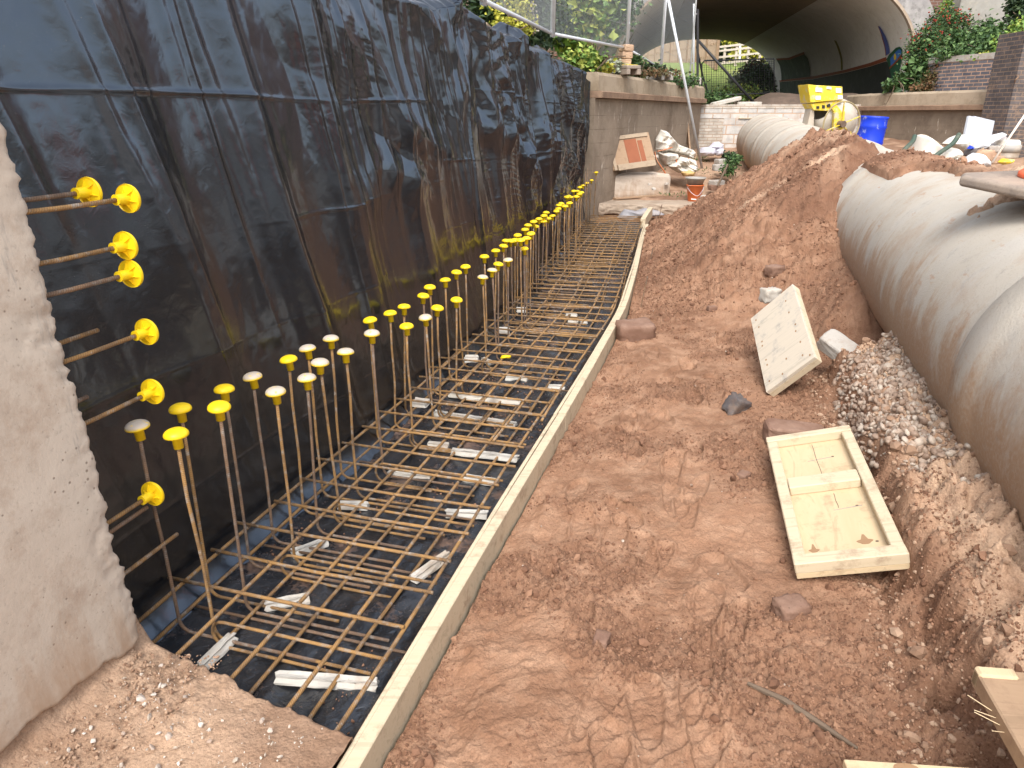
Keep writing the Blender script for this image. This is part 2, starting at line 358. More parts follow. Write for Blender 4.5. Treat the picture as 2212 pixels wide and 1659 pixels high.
def tri_mesh(name, V, F, smooth=False):
    """V (n,3), F (k,3 or 4)"""
    me = bpy.data.meshes.new(name); w = F.shape[1]; nf = len(F)
    me.vertices.add(len(V)); me.vertices.foreach_set('co', np.ascontiguousarray(V, np.float32).ravel())
    me.loops.add(nf * w); me.loops.foreach_set('vertex_index', np.ascontiguousarray(F, np.int32).ravel())
    me.polygons.add(nf); me.polygons.foreach_set('loop_start', np.arange(0, nf * w, w, dtype=np.int32))
    me.update(calc_edges=True); me.polygons.foreach_set('use_smooth', np.full(nf, smooth)); return me

def tag(o, label=None, cat=None, group=None, kind=None):
    if label: o['label'] = label
    if cat: o['category'] = cat
    if group: o['group'] = group
    if kind: o['kind'] = kind
    return o
def put(name, me, mat, parent=None):
    o = bpy.data.objects.new(name, me); COL.objects.link(o)
    if parent is not None: o.parent = parent
    if mat is not None and not me.materials:
        for x in (mat if isinstance(mat, (list, tuple)) else [mat]): me.materials.append(MAT[x] if isinstance(x, str) else x)
    return o
def thing(name, label, cat, loc=(0, 0, 0), rot=None, group=None):
    o = bpy.data.objects.new(name, None); COL.objects.link(o); o.location = loc; o.empty_display_size = .1
    if rot is not None: o.rotation_euler = rot
    return tag(o, label, cat, group)

class MB:
    def __init__(s): s.v = []; s.f = []; s.uv = []
    def add(s, vs, fs, uvs=None):
        b = len(s.v); s.v += [Vector(v) for v in vs]
        for i, f in enumerate(fs):
            s.f.append([b + j for j in f]); s.uv.append(uvs[i] if uvs else [(0, 0)] * len(f))
        return s
    def box(s, c, d, R=None, chamfer=0):
        c = Vector(c); x, y, z = [q / 2 for q in d]; R = R or Matrix.Identity(3)
        if chamfer:
            k = chamfer; vs = []; 
            for sx in (-1, 1):
                for sy in (-1, 1):
                    for sz in (-1, 1):
                        vs += [(sx * x, sy * (y - k), sz * (z - k)), (sx * (x - k), sy * y, sz * (z - k)), (sx * (x - k), sy * (y - k), sz * z)]
            import bmesh
            bm = bmesh.new()
            for v in vs: bm.verts.new(v)
            r = bmesh.ops.convex_hull(bm, input=bm.verts[:]); bm.normal_update(); bm.verts.index_update()
            V = [c + R @ v.co for v in bm.verts]; F = [[v.index for v in f.verts] for f in bm.faces]
            bm.free(); return s.add(V, F)
        vs = [c + R @ Vector((sx * x, sy * y, sz * z)) for sx in (-1, 1) for sy in (-1, 1) for sz in (-1, 1)]
        fs = [(0, 1, 3, 2), (4, 6, 7, 5), (0, 4, 5, 1), (2, 3, 7, 6), (0, 2, 6, 4), (1, 5, 7, 3)]
        dd = [(d[2], d[1]), (d[1], d[2]), (d[0], d[2]), (d[0], d[2]), (d[0], d[1]), (d[0], d[1])]
        uv = []
        for f in fs:
            a = [Vector(((1 if i & 4 else -1) * x, (1 if i & 2 else -1) * y, (1 if i & 1 else -1) * z)) for i in f]
            n = (a[1] - a[0]).cross(a[2] - a[1]); ax = max(range(3), key=lambda q: abs(n[q]))
            uv.append([(p.y, p.z) if ax == 0 else (p.x, p.z) if ax == 1 else (p.x, p.y) for p in a])
        return s.add(vs, fs, uv)
    def beam(s, a, b, w, h, up=(0, 0, 1), chamfer=0):
        a = Vector(a); b = Vector(b); X = (b - a).normalized(); Y = Vector(up).cross(X).normalized(); Z = X.cross(Y)
        R = Matrix((X, Y, Z)).transposed(); return s.box((a + b) / 2, ((b - a).length, w, h), R, chamfer)
    def tube(s, pts, r, n=8, caps=True, closed=False):
        pts = [Vector(p) for p in pts]; rs = r if isinstance(r, (list, tuple)) else [r] * len(pts)
        b = len(s.v); m = len(pts); ref = None; L = 0
        if closed: pts2 = pts
        dist = [0]
        for i in range(1, m): dist.append(dist[-1] + (pts[i] - pts[i - 1]).length)
        for i, p in enumerate(pts):
            if closed: t = pts[(i + 1) % m] - pts[i - 1]
            else: t = pts[min(i + 1, m - 1)] - pts[max(i - 1, 0)]
            t.normalize()
            if ref is None:
                ref = Vector((0, 0, 1)) if abs(t.z) < .9 else Vector((1, 0, 0)); ref = (ref - t * ref.dot(t)).normalized()
            else: ref = (ref - t * ref.dot(t)).normalized()
            q = t.cross(ref)
            for j in range(n):
                a = 2 * math.pi * j / n; s.v.append(p + (ref * math.cos(a) + q * math.sin(a)) * rs[i])
        for i in range(m if closed else m - 1):
            k = (i + 1) % m
            for j in range(n):
                j2 = (j + 1) % n; s.f.append([b + i * n + j, b + i * n + j2, b + k * n + j2, b + k * n + j])
                u0, u1 = j / n * .04, (j + 1) / n * .04; s.uv.append([(u0, dist[i]), (u1, dist[i]), (u1, dist[min(i + 1, m - 1)]), (u0, dist[min(i + 1, m - 1)])])
        if caps and not closed:
            s.f.append([b + j for j in range(n)][::-1]); s.uv.append([(0, 0)] * n)
            s.f.append([b + (m - 1) * n + j for j in range(n)]); s.uv.append([(0, 0)] * n)
        return s
    def lathe(s, prof, c=(0, 0, 0), n=24, R=None):
        b = len(s.v); c = Vector(c); R = R or Matrix.Identity(3); m = len(prof)
        for r, z in prof:
            for j in range(n):
                a = 2 * math.pi * j / n; s.v.append(c + R @ Vector((r * math.cos(a), r * math.sin(a), z)))
        for i in range(m - 1):
            for j in range(n):
                j2 = (j + 1) % n; s.f.append([b + i * n + j, b + i * n + j2, b + (i + 1) * n + j2, b + (i + 1) * n + j]); s.uv.append([(0, 0)] * 4)
        for i in (0, m - 1):
            if prof[i][0] > 1e-4: s.f.append([b + i * n + j for j in range(n)]); s.uv.append([(0, 0)] * n)
        return s
    def prism(s, poly, d, a=None, b=None, c=None, o=(0, 0, 0)):
        """2D outline in axes a,b, thickness d along c"""
        a = Vector(a or (1, 0, 0)); b = Vector(b or (0, 0, 1)); c = Vector(c or (0, 1, 0)); o = Vector(o); n = len(poly)
        vs = [o + a * x + b * y for x, y in poly] + [o + a * x + b * y + c * d for x, y in poly]
        fs = [list(range(n)), list(range(n, 2 * n))[::-1]] + [[i, n + i, n + (i + 1) % n, (i + 1) % n] for i in range(n)]
        uv = [[poly[i] for i in range(n)], [poly[i] for i in range(n)][::-1]] + [[poly[i], poly[i], poly[(i + 1) % n], poly[(i + 1) % n]] for i in range(n)]
        return s.add(vs, fs, uv)
    def build(s, name, mat, parent=None, smooth=False, local=False, bevel=0, subdiv=0):
        me = bpy.data.meshes.new(name); V = s.v
        if parent is not None and not local:
            M = Matrix.LocRotScale(parent.location, parent.rotation_euler, parent.scale)
            q = parent.parent
            while q is not None: M = Matrix.LocRotScale(q.location, q.rotation_euler, q.scale) @ M; q = q.parent
            M = M.inverted(); V = [M @ v for v in V]
        me.from_pydata([tuple(v) for v in V], [], s.f)
        l = me.uv_layers.new(name='UVMap'); l.data.foreach_set('uv', np.array([c for f in s.uv for c in f], np.float32).ravel())
        if smooth: me.polygons.foreach_set('use_smooth', np.full(len(me.polygons), True))
        import bmesh
        bm = bmesh.new(); bm.from_mesh(me); bmesh.ops.recalc_face_normals(bm, faces=bm.faces[:]); bm.to_mesh(me); bm.free()
        o = put(name, me, mat, parent)
        if bevel:
            md = o.modifiers.new('bevel', 'BEVEL'); md.width = bevel; md.segments = 2; md.limit_method = 'ANGLE'
        return o

def bez(*p, n=10):
    """smooth curve through the points (Catmull-Rom)"""
    p = [Vector(q) for q in p]; P = [p[0] * 2 - p[1]] + p + [p[-1] * 2 - p[-2]]; out = []
    for i in range(1, len(P) - 2):
        for k in range(n):
            t = k / n; a, b, c, d = P[i - 1:i + 3]
            out.append(.5 * ((2 * b) + (c - a) * t + (2 * a - 5 * b + 4 * c - d) * t * t + (3 * b - a - 3 * c + d) * t ** 3))
    return out + [p[-1]]

def lump_mesh(name, outline, depth, seed, amp=.1, freq=6, rings=16, n=96, back=.6, fac=True, power=2.0, o=(0, 0, 0), ax=(1, 0, 0), up=(0, 0, 1), fold=0):
    """a closed, crumpled body: an outline (x, z in metres) that bulges towards the viewer side (-y) and back"""
    pts = np.array(outline, float); c = pts.mean(0)
    seg = np.linalg.norm(np.roll(pts, -1, 0) - pts, axis=1); cum = np.concatenate([[0], np.cumsum(seg)])
    t = np.linspace(0, cum[-1], n, endpoint=False); cl = np.vstack([pts, pts[:1]])
    ox = np.interp(t, cum, cl[:, 0]); oz = np.interp(t, cum, cl[:, 1])
    rr = np.linspace(1, 0, rings); A = []
    for side, dep in ((-1, depth), (1, depth * back)):
        r = rr[:, None]; X = c[0] + (ox - c[0]) * r; Z = c[1] + (oz - c[1]) * r
        cr = crumple(X + 5 * side, Z + 3, seed, [freq * q for q in (.6, .9, 1.3, 1.9, 2.7, 3.6)]) * freq * 3.0 if fac else fbm(X * freq + side * 4, Z * freq, seed, 4) * 2
        Y = side * dep * (1 - r ** power) ** .6 + side * amp * cr * (1 - r ** 6)
        if fold: Y = Y - fold * np.abs(fbm(X * freq * .8 + 3, Z * freq * .25, seed + 2, 3)) * 2 * (1 - r ** 6)
        A.append(np.stack([X, Y, Z], -1) if side < 0 else np.stack([X, Y, Z], -1)[::-1])
    P = np.concatenate([A[0][::-1], A[1][::-1][1:]], 0)
    P = np.concatenate([P, P[:, :1]], 1)
    axv = np.array(ax, float); upv = np.array(up, float); dv = np.cross(upv, axv)
    Q = P[..., :1] * axv + P[..., 1:2] * dv + P[..., 2:] * upv + np.array(o, float)
    return grid_mesh(name, Q)

_ICO = None
def ico(sub=1):
    import bmesh
    bm = bmesh.new(); bmesh.ops.create_icosphere(bm, subdivisions=sub, radius=1)
    V = np.array([v.co[:] for v in bm.verts]); F = np.array([[v.index for v in f.verts] for f in bm.faces]); bm.free(); return V, F
def scatter_mesh(name, P, S, seed, sub=1, flat=.7, jit=.25, smooth=False):
    """one mesh of many little lumps at P (n,3) with sizes S"""
    r = np.random.default_rng(seed); V, F = ico(sub); n = len(P)
    q = r.normal(size=(n, 4)); q /= np.linalg.norm(q, axis=1)[:, None]; w, x, y, z = q.T
    R = np.stack([1 - 2 * (y * y + z * z), 2 * (x * y - z * w), 2 * (x * z + y * w), 2 * (x * y + z * w), 1 - 2 * (x * x + z * z), 2 * (y * z - x * w), 2 * (x * z - y * w), 2 * (y * z + x * w), 1 - 2 * (x * x + y * y)], -1).reshape(n, 3, 3)
    sc = S[:, None] * np.stack([r.uniform(.75, 1.3, n), r.uniform(.75, 1.2, n), r.uniform(flat * .7, flat * 1.2, n)], -1)
    B = V[None] * (1 + r.uniform(-jit, jit, (n, len(V), 1)))
    W = np.einsum('nij,nkj->nki', R, B * sc[:, None]) + P[:, None]
    FF = (F[None] + (np.arange(n) * len(V))[:, None, None]).reshape(-1, 3)
    return tri_mesh(name, W.reshape(-1, 3), FF, smooth)
def leaf_mesh(name, P, S, seed, up=.3, aspect=.6, normals=None):
    """many small bent leaves at P with lengths S: each leaf is four faces of its own island"""
    r = np.random.default_rng(seed); n = len(P)
    d = r.normal(size=(n, 3)); d[:, 2] = d[:, 2] * .6 - up; d /= np.linalg.norm(d, axis=1)[:, None]
    s = r.normal(size=(n, 3)); s -= d * (s * d).sum(1)[:, None]; s /= np.linalg.norm(s, axis=1)[:, None]; m = np.cross(d, s)
    L = S[:, None]
    W = L * aspect * .5
    a = P; b = P + d * L * .45 + s * W + m * L * .08; c = P + d * L + m * L * -.12; e = P + d * L * .45 - s * W + m * L * .08; k = P + d * L * .5 - m * L * .03
    V = np.stack([a, b, c, e, k], 1).reshape(-1, 3); o = (np.arange(n) * 5)[:, None, None]
    F = (np.array([[0, 1, 4], [1, 2, 4], [2, 3, 4], [3, 0, 4]])[None] + o).reshape(-1, 3)
    return tri_mesh(name, V, F)
def blob_pts(blobs, n, seed, shell=.45):
    """points in ellipsoids (x,y,z,rx,ry,rz), denser near the outside, with clumps"""
    r = np.random.default_rng(seed); B = np.array(blobs, float); w = (B[:, 3] * B[:, 4] * B[:, 5]) ** .67; w /= w.sum()
    i = r.choice(len(B), n, p=w); d = r.normal(size=(n, 3)); d /= np.linalg.norm(d, axis=1)[:, None]
    rad = (shell + (1 - shell) * r.random(n)) * (1 + .25 * r.normal(size=n))
    return B[i, :3] + d * rad[:, None] * B[i, 3:6]
def foliage(name, blobs, n, size, mat, seed, parent=None, up=.2, shell=.45, aspect=.6):
    P = blob_pts(blobs, n, seed, shell); S = np.random.default_rng(seed + 1).uniform(.6, 1.35, n) * size
    return put(name, leaf_mesh(name, P, S, seed + 2, up, aspect), mat, parent)
def ordinal(n):
    one = ['', 'first', 'second', 'third', 'fourth', 'fifth', 'sixth', 'seventh', 'eighth', 'ninth', 'tenth', 'eleventh', 'twelfth', 'thirteenth', 'fourteenth', 'fifteenth', 'sixteenth', 'seventeenth', 'eighteenth', 'nineteenth']
    if n < 20: return one[n]
    t = {2: 'twent', 3: 'thirt', 4: 'fort', 5: 'fift', 6: 'sixt'}[n // 10]
    return t + 'ieth' if n % 10 == 0 else t + 'y-' + one[n % 10]

# ------------------------------------------------------------------ the dug ground
def pipe_zc(y): return .72 + np.maximum(0, y - 6) * .032
PIPE_O, PIPE_R = 1.67, .62
_fr = np.random.default_rng(5)
PRINTS = []
for i in range(74):
    yy = .95 + (i / 74) ** 1.25 * 6.2 + _fr.normal(0, .08); oo = _fr.uniform(-.62, .22)
    PRINTS.append((oo, yy, _fr.normal(0, .35) + (.25 if i % 2 else -.1) + (math.pi if _fr.random() < .4 else 0), _fr.uniform(.006, .021)))
def soil_h(o, y, fine=True):
    o = np.asarray(o, float); y = np.asarray(y, float); X = o + T(y)
    n1 = fbm(X * 1.3, y * 1.3, 3, 4); n2 = fbm(X * 4.2, y * 4.2, 21, 4); n3 = fbm(X * 13, y * 13, 33, 4)
    base = .075 + .05 * ss(-.35, .75, o) + .05 * n1 + .032 * n2 + .015 * ss(5, 10, y)
    # low ridge of soil thrown against the timber
    base = base - .045 * ss(-.45, -.78, o) + .022 * np.exp(-((o + .70) / .06) ** 2) * ss(.15, .4, n2 + .25)
    # bench of bedding beside the pipe
    eo = .73 + .10 * fbm(y * 2.6, y * 0 + 2, 8, 4) + .05 * fbm(y * 9, y * 0, 9, 3) + .05 * (1 - ss(1.2, 2.2, y))
    bt = .36 + .05 * n2 + .13 * ss(.85, 1.2, o)
    face = ss(0, .105, o - eo + .03 * n3)
    bench = face * (1 - ss(4.15, 4.5, y + .25 * n2))
    h = base + (bt - base) * bench
    groove = np.exp(-((o - eo + .05) / .07) ** 2) * (1 - ss(3.6, 4.2, y)); h = h - .05 * groove
    # tail of bedding that climbs to the pipe further on
    h = np.maximum(h, base + (.42 - .0 * o) * ss(.62, 1.15, o + .12 * n2) * ss(4.6, 5.3, y) - .3 * np.exp(-((o - 1.0) / .14) ** 2 - ((y - 4.55) / .25) ** 2))
    # heap tipped across the pipe
    d = np.sqrt(np.maximum(0, np.abs(y - 8.75) - 1.15) ** 2 * 1.05 + (o - 1.36) ** 2)
    rill = .05 * fbm((y - 9) / (.35 + .25 * d) * 1.6, d * .55, 44, 4)
    heap = 1.50 + .07 * n1 - (.70 - .08 * ss(8, 10, y)) * d - .05 * n2 + 2.4 * rill * ss(.2, .8, d) + .06 * np.clip(1 - wor(X * 5 + n2, y * 5, 68) * 1.4, 0, 1) + .045 * np.clip(1 - wor(X * 10 + n2, y * 10, 67) * 1.4, 0, 1)
    k = 9.0; heap = np.maximum(heap, -1.0)
    hh = np.log(np.exp(k * h) + np.exp(k * heap)) / k; h = np.where(o > -9, hh, h)
    flat = 1 - ss(.25, .6, heap - base + .25)
    # ragged soil left lying on the top of the near pipe
    zc = pipe_zc(y); top = zc + np.sqrt(np.maximum(0, PIPE_R ** 2 - ((o - PIPE_O) / 1.044) ** 2))
    p1 = fbm(X * 2.2 + 4, y * 2.0, 71, 5, .6)
    patch = -.12 + .42 * np.exp(-((y - 6.60) / .55) ** 2) * (1 - ss(.36, .62, np.abs(o - 1.74))) + .60 * ss(1.46, 1.85, o) * ss(3.0, 4.6, y) * (1 - ss(6.2, 6.9, y)) + .18 * ss(1.8, 2.1, o) * (1 - ss(2.4, 3.6, y)) + .42 * p1 + .07 * n3 - .25 * (1 - ss(2.2, 3.2, y)) + .10 * fbm(X * 10, y * 8, 72, 4)
    lay = top + np.clip(patch, -.2, .05) + .006
    on = (o > 1.30) & (o < 2.28) & (y < 7.3)
    hi = lay > h
    h = np.where(on & hi, np.where(patch > -.2, lay, np.minimum(lay, top - .03)), h)
    h = np.where(on & ~hi & (y < 7.0), np.minimum(h, np.where(o > 1.35, top - .05, h)), h)
    # ground on the far side
    h = np.where(o > 2.0, np.maximum(h, .80 + .1 * n1 + .04 * n2 + .18 * ss(.0, 1.0, 1 - np.abs(o - 2.2) * 2) * ss(5.5, 7, y)), h)
    if fine:
        R = ss(-.06, .10, fbm(X * 2.6, y * 2.6, 55, 3) + .12 * ss(.25, .6, o) - .06) ; R = np.maximum(R * .9, ss(.25, .5, heap - base + .3) * .8); R = np.maximum(R, .25); R = np.where(on & (patch > -.02), .8, R)
        bz = ss(-.12, .02, o - eo) * (1 - ss(4.2, 4.6, y)); R = np.maximum(R, bz)
        h = h + bz * (.11 * (np.clip(1 - wor(X * 7.5 + n2, y * 7.5, 64) * 1.4, 0, 1) - .3) + .10 * fbm(X * 9, y * 9, 65, 5, .6) + .03 * np.clip(1 - wor(X * 17, y * 17, 69) * 1.4, 0, 1)) * (1 - .55 * np.exp(-((y - 3.5) / .55) ** 2))
        w1 = np.clip(1 - wor(X * 26, y * 26, 61) * 1.5, 0, 1); w2 = np.clip(1 - wor(X * 58, y * 58, 62) * 1.5, 0, 1); w3 = np.clip(1 - wor(X * 11 + n2, y * 11, 63) * 1.5, 0, 1)
        nr = 1 - ss(6, 10, y) * .5
        h = h + R * (.022 * w1 + .010 * w2 * nr + .026 * w3 * ss(.0, .2, n2 + .05) - .012) + .012 * n3 * (.5 + R)
        q1 = (fbm(X * 5 + .3 * n3, y * 6, 111, 4) + .5) * 7; q2 = (fbm(X * 13, y * 15, 112, 3) + .5) * 6
        h = h + .006 * (ss(.72, .98, q1 % 1) - q1 % 1) * (1 - .4 * R) + .004 * (ss(.7, .98, q2 % 1) - q2 % 1)
        for po, py, pa, dp_ in PRINTS:
            if y.min() > py + .5 or y.max() < py - .5: continue
            dx = o - po; dy = y - py; c, s = math.cos(pa), math.sin(pa); a = dx * c + dy * s; b = -dx * s + dy * c
            wd = .047 + .010 * np.sin(b * 14 + .5); q = np.maximum((np.abs(a) / wd) ** 2.5, 0) + (np.abs(b) / .145) ** 3.5
            ins = 1 - ss(.75, 1.05, q); rim = np.exp(-((q - 1.25) / .35) ** 2)
            h = h - dp_ * flat * ins * (1 + .0 * a) + .009 * rim * flat * (1 + n3); h = h + ins * flat * .0012 * np.sign(np.sin(b * 170))
    return h
def build_soil():
    oo = np.concatenate([np.arange(-.805, .5, .0058), np.arange(.5, 1.35, .0075), np.arange(1.35, 3.6, .016)])
    yy = [.55]
    while yy[-1] < 12.95: yy.append(yy[-1] + max(.0048, .0042 * yy[-1]))
    yy = np.array(yy); O, Y = np.meshgrid(oo, yy)
    H = np.concatenate([soil_h(O[i:i + 200], Y[i:i + 200]) for i in range(0, len(yy), 200)], 0)
    X = O + T(Y)
    # paler dry bedding on the bench and along the crest of the heap; damp dark freshly turned soil, with crumb shadow painted in
    eo = .74 + .10 * fbm(Y * 2.6, Y * 0 + 2, 8, 4)
    pale = ss(.02, .2, O - eo) * (1 - ss(4.2, 4.8, Y)) * ss(.26, .34, H) + .6 * ss(-.02, .12, fbm(O * 3, Y * .8, 90, 4)) * ss(.6, 1.2, O) * ss(6.8, 7.6, Y)
    rib = np.exp(-((Y - 7.35 - .55 * (1.55 - O) - .12 * fbm(O * 5, Y * 5, 95, 3)) / .085) ** 2) * ss(-.1, .3, O) * (1 - ss(1.1, 1.4, O)); pale = np.clip(pale + .8 * rib, 0, 1)
    pale = np.maximum(pale, .8 * ss(1.35, 2.1, O) * ss(.0, .25, fbm(X * 3, Y * 3, 96, 4) + .1))
    damp_shade = np.clip(ss(-.02, .2, fbm(X * 1.1 + 3, Y * .9, 91, 4)) * .45 * (1 - ss(.6, .9, O)) * ss(-.2, .3, O) * (1 - ss(3.2, 4.5, Y)) + .75 * np.exp(-((Y - 6.72) / .3) ** 2) * ss(1.1, 1.4, O) * (1 - ss(2.1, 2.3, O)), 0, 1)
    R = ss(-.02, .12, fbm(X * 2.6, Y * 2.6, 55, 3) + .12 * ss(.25, .6, O) - .06); damp_shade = np.maximum(damp_shade, .42 * R * (1 - pale) * (1 - ss(6, 7, Y)))
    damp_shade = np.maximum(damp_shade, (.20 + .5 * ss(-.05, .15, fbm(X * 1.7, Y * 1.7, 97, 4))) * ss(5.2, 6.6, Y + .6 * O) * (1 - pale))
    me = grid_mesh('soil_ground', np.stack([X, Y, H], -1), atts={'pale': pale, 'damp_shade': damp_shade}, flip=True)
    o = put('soil_ground', me, 'soil'); tag(o, kind='structure')
build_soil()
def pit_h(x, y):
    n = fbm(x * 1.2, y * 1.2, 7, 4); n2 = fbm(x * 6, y * 6, 9, 4)
    o = x - T(y)
    far = .20 + np.clip(y - 13.0, 0, 6) * .118 + .05 * n + .03 * n2
    right = .86 + .05 * (y - 12) * ss(12, 14, y) + .16 * n + .05 * n2
    tr = np.full_like(x, -.22)
    f = ss(12.95, 13.15, y); h = tr * (1 - f) + far * f
    r = ss(2.6, 3.3, o); return h * (1 - r) + right * r
def build_pit():
    xs = np.arange(-3, 11.5, .045); ys = np.concatenate([np.arange(-3, 12.5, .12), np.arange(12.5, 20.2, .035)])
    X, Y = np.meshgrid(xs, ys); Z = pit_h(X, Y); pl = ss(0, .2, fbm(X * 2, Y * 2, 4, 4)) * .6; 
    put('pit_ground', grid_mesh('pit_ground', np.stack([X, Y, Z], -1), atts={'pale': pl, 'damp_shade': ss(.0, .2, fbm(X * 1.4, Y * 1.4, 14, 4)) * .6}, flip=True), 'dry_soil')['kind'] = 'structure'
build_pit()
# wide ground far below and beyond everything, out to the horizon
mb = MB(); mb.add([(-600, -300, -.6), (600, -300, -.6), (600, 900, -.6), (-600, 900, -.6)], [(0, 1, 2, 3)]); tag(mb.build('ground', 'dry_soil'), kind='structure')

# crumbs and clods on the soil, gravel on the bench
def scatter_soil():
    r = np.random.default_rng(3); n = 95000
    y = .7 + (r.random(n) ** 1.7) * 8.5; o = r.uniform(-.8, .95, n); X = o + T(y)
    keep = (fbm(X * 2.6, y * 2.6, 55, 3) + .14 * ss(.25, .6, o) + .10 * ss(.5, .8, np.abs(o + .1)) + r.uniform(-.12, .08, n)) > .02
    o, y = o[keep], y[keep]; X = o + T(y); S = np.minimum(.0024 + .0040 * r.random(len(o)) ** 2 + (r.random(len(o)) > .985) * r.uniform(.004, .016, len(o)), .022)
    Z = np.concatenate([soil_h(o[i:i + 4000], y[i:i + 4000]) for i in range(0, len(o), 4000)]) + S * .25
    me = scatter_mesh('soil_crumbs', np.stack([X, y, Z], -1), S, 4, 1, .8, .3)
    tag(put('soil_crumbs', me, 'crumb'), kind='stuff')
    n = 30000; y = r.uniform(5.4, 11.6, n); o = r.uniform(-.8, 2.3, n); S = .004 + .010 * r.random(n) ** 3 + (r.random(n) > .985) * r.uniform(.005, .03, n); Z = np.concatenate([soil_h(o[i:i + 4000], y[i:i + 4000]) for i in range(0, n, 4000)]) + S * .2
    k = (fbm((o + T(y)) * 2, y * 2, 58, 3) + r.uniform(-.2, .2, n) > -.03) & ((Z > pipe_zc(y) + np.sqrt(np.maximum(0, PIPE_R ** 2 - (o - PIPE_O) ** 2))) | (np.abs(o - PIPE_O) > .64))
    tag(put('heap_crumbs', scatter_mesh('heap_crumbs', np.stack([o + T(y), y, Z], -1)[k], S[k], 14, 1, .8, .3), 'crumb'), kind='stuff')
    n = 5500; y = .9 + 3.6 * r.random(n); o = r.uniform(.62, 1.25, n); S = .003 + .010 * r.random(n) ** 3 + (r.random(n) > .98) * r.uniform(.005, .025, n); Z = soil_h(o, y) + S * .2
    tag(put('bench_crumbs', scatter_mesh('bench_crumbs', np.stack([o + T(y), y, Z], -1), S, 15, 1, .8, .3), 'bench_crumb'), kind='stuff')
    n = 6500; y = 2.35 + 2.1 * r.random(n); o = r.uniform(.74, 1.28, n); k = (fbm(o * 4 + T(y) * 4, y * 4, 18, 3) + .35 - .35 * np.abs(y - 3.55) ** 1.5 + .25 * (o - 1.0)) > r.uniform(0, .35, n)
    o, y = o[k], y[k]; S = .0065 + .0145 * r.random(len(o)) ** 1.6; Z = soil_h(o, y) + S * .35
    tag(put('gravel', scatter_mesh('gravel', np.stack([o + T(y), y, Z], -1), S, 6, 2, .65, .1, True), 'gravel_stone'), kind='stuff')
    n = 130; y = 1 + 9 * r.random(n) ** 1.5; o = r.uniform(-.7, 2.3, n); S = .003 + .008 * r.random(n) ** 4; Z = soil_h(o, y) + S * .3
    tag(put('soil_pebbles', scatter_mesh('soil_pebbles', np.stack([o + T(y), y, Z], -1), S, 8, 2, .7, .12, True), 'gravel_stone'), kind='stuff')
scatter_soil()
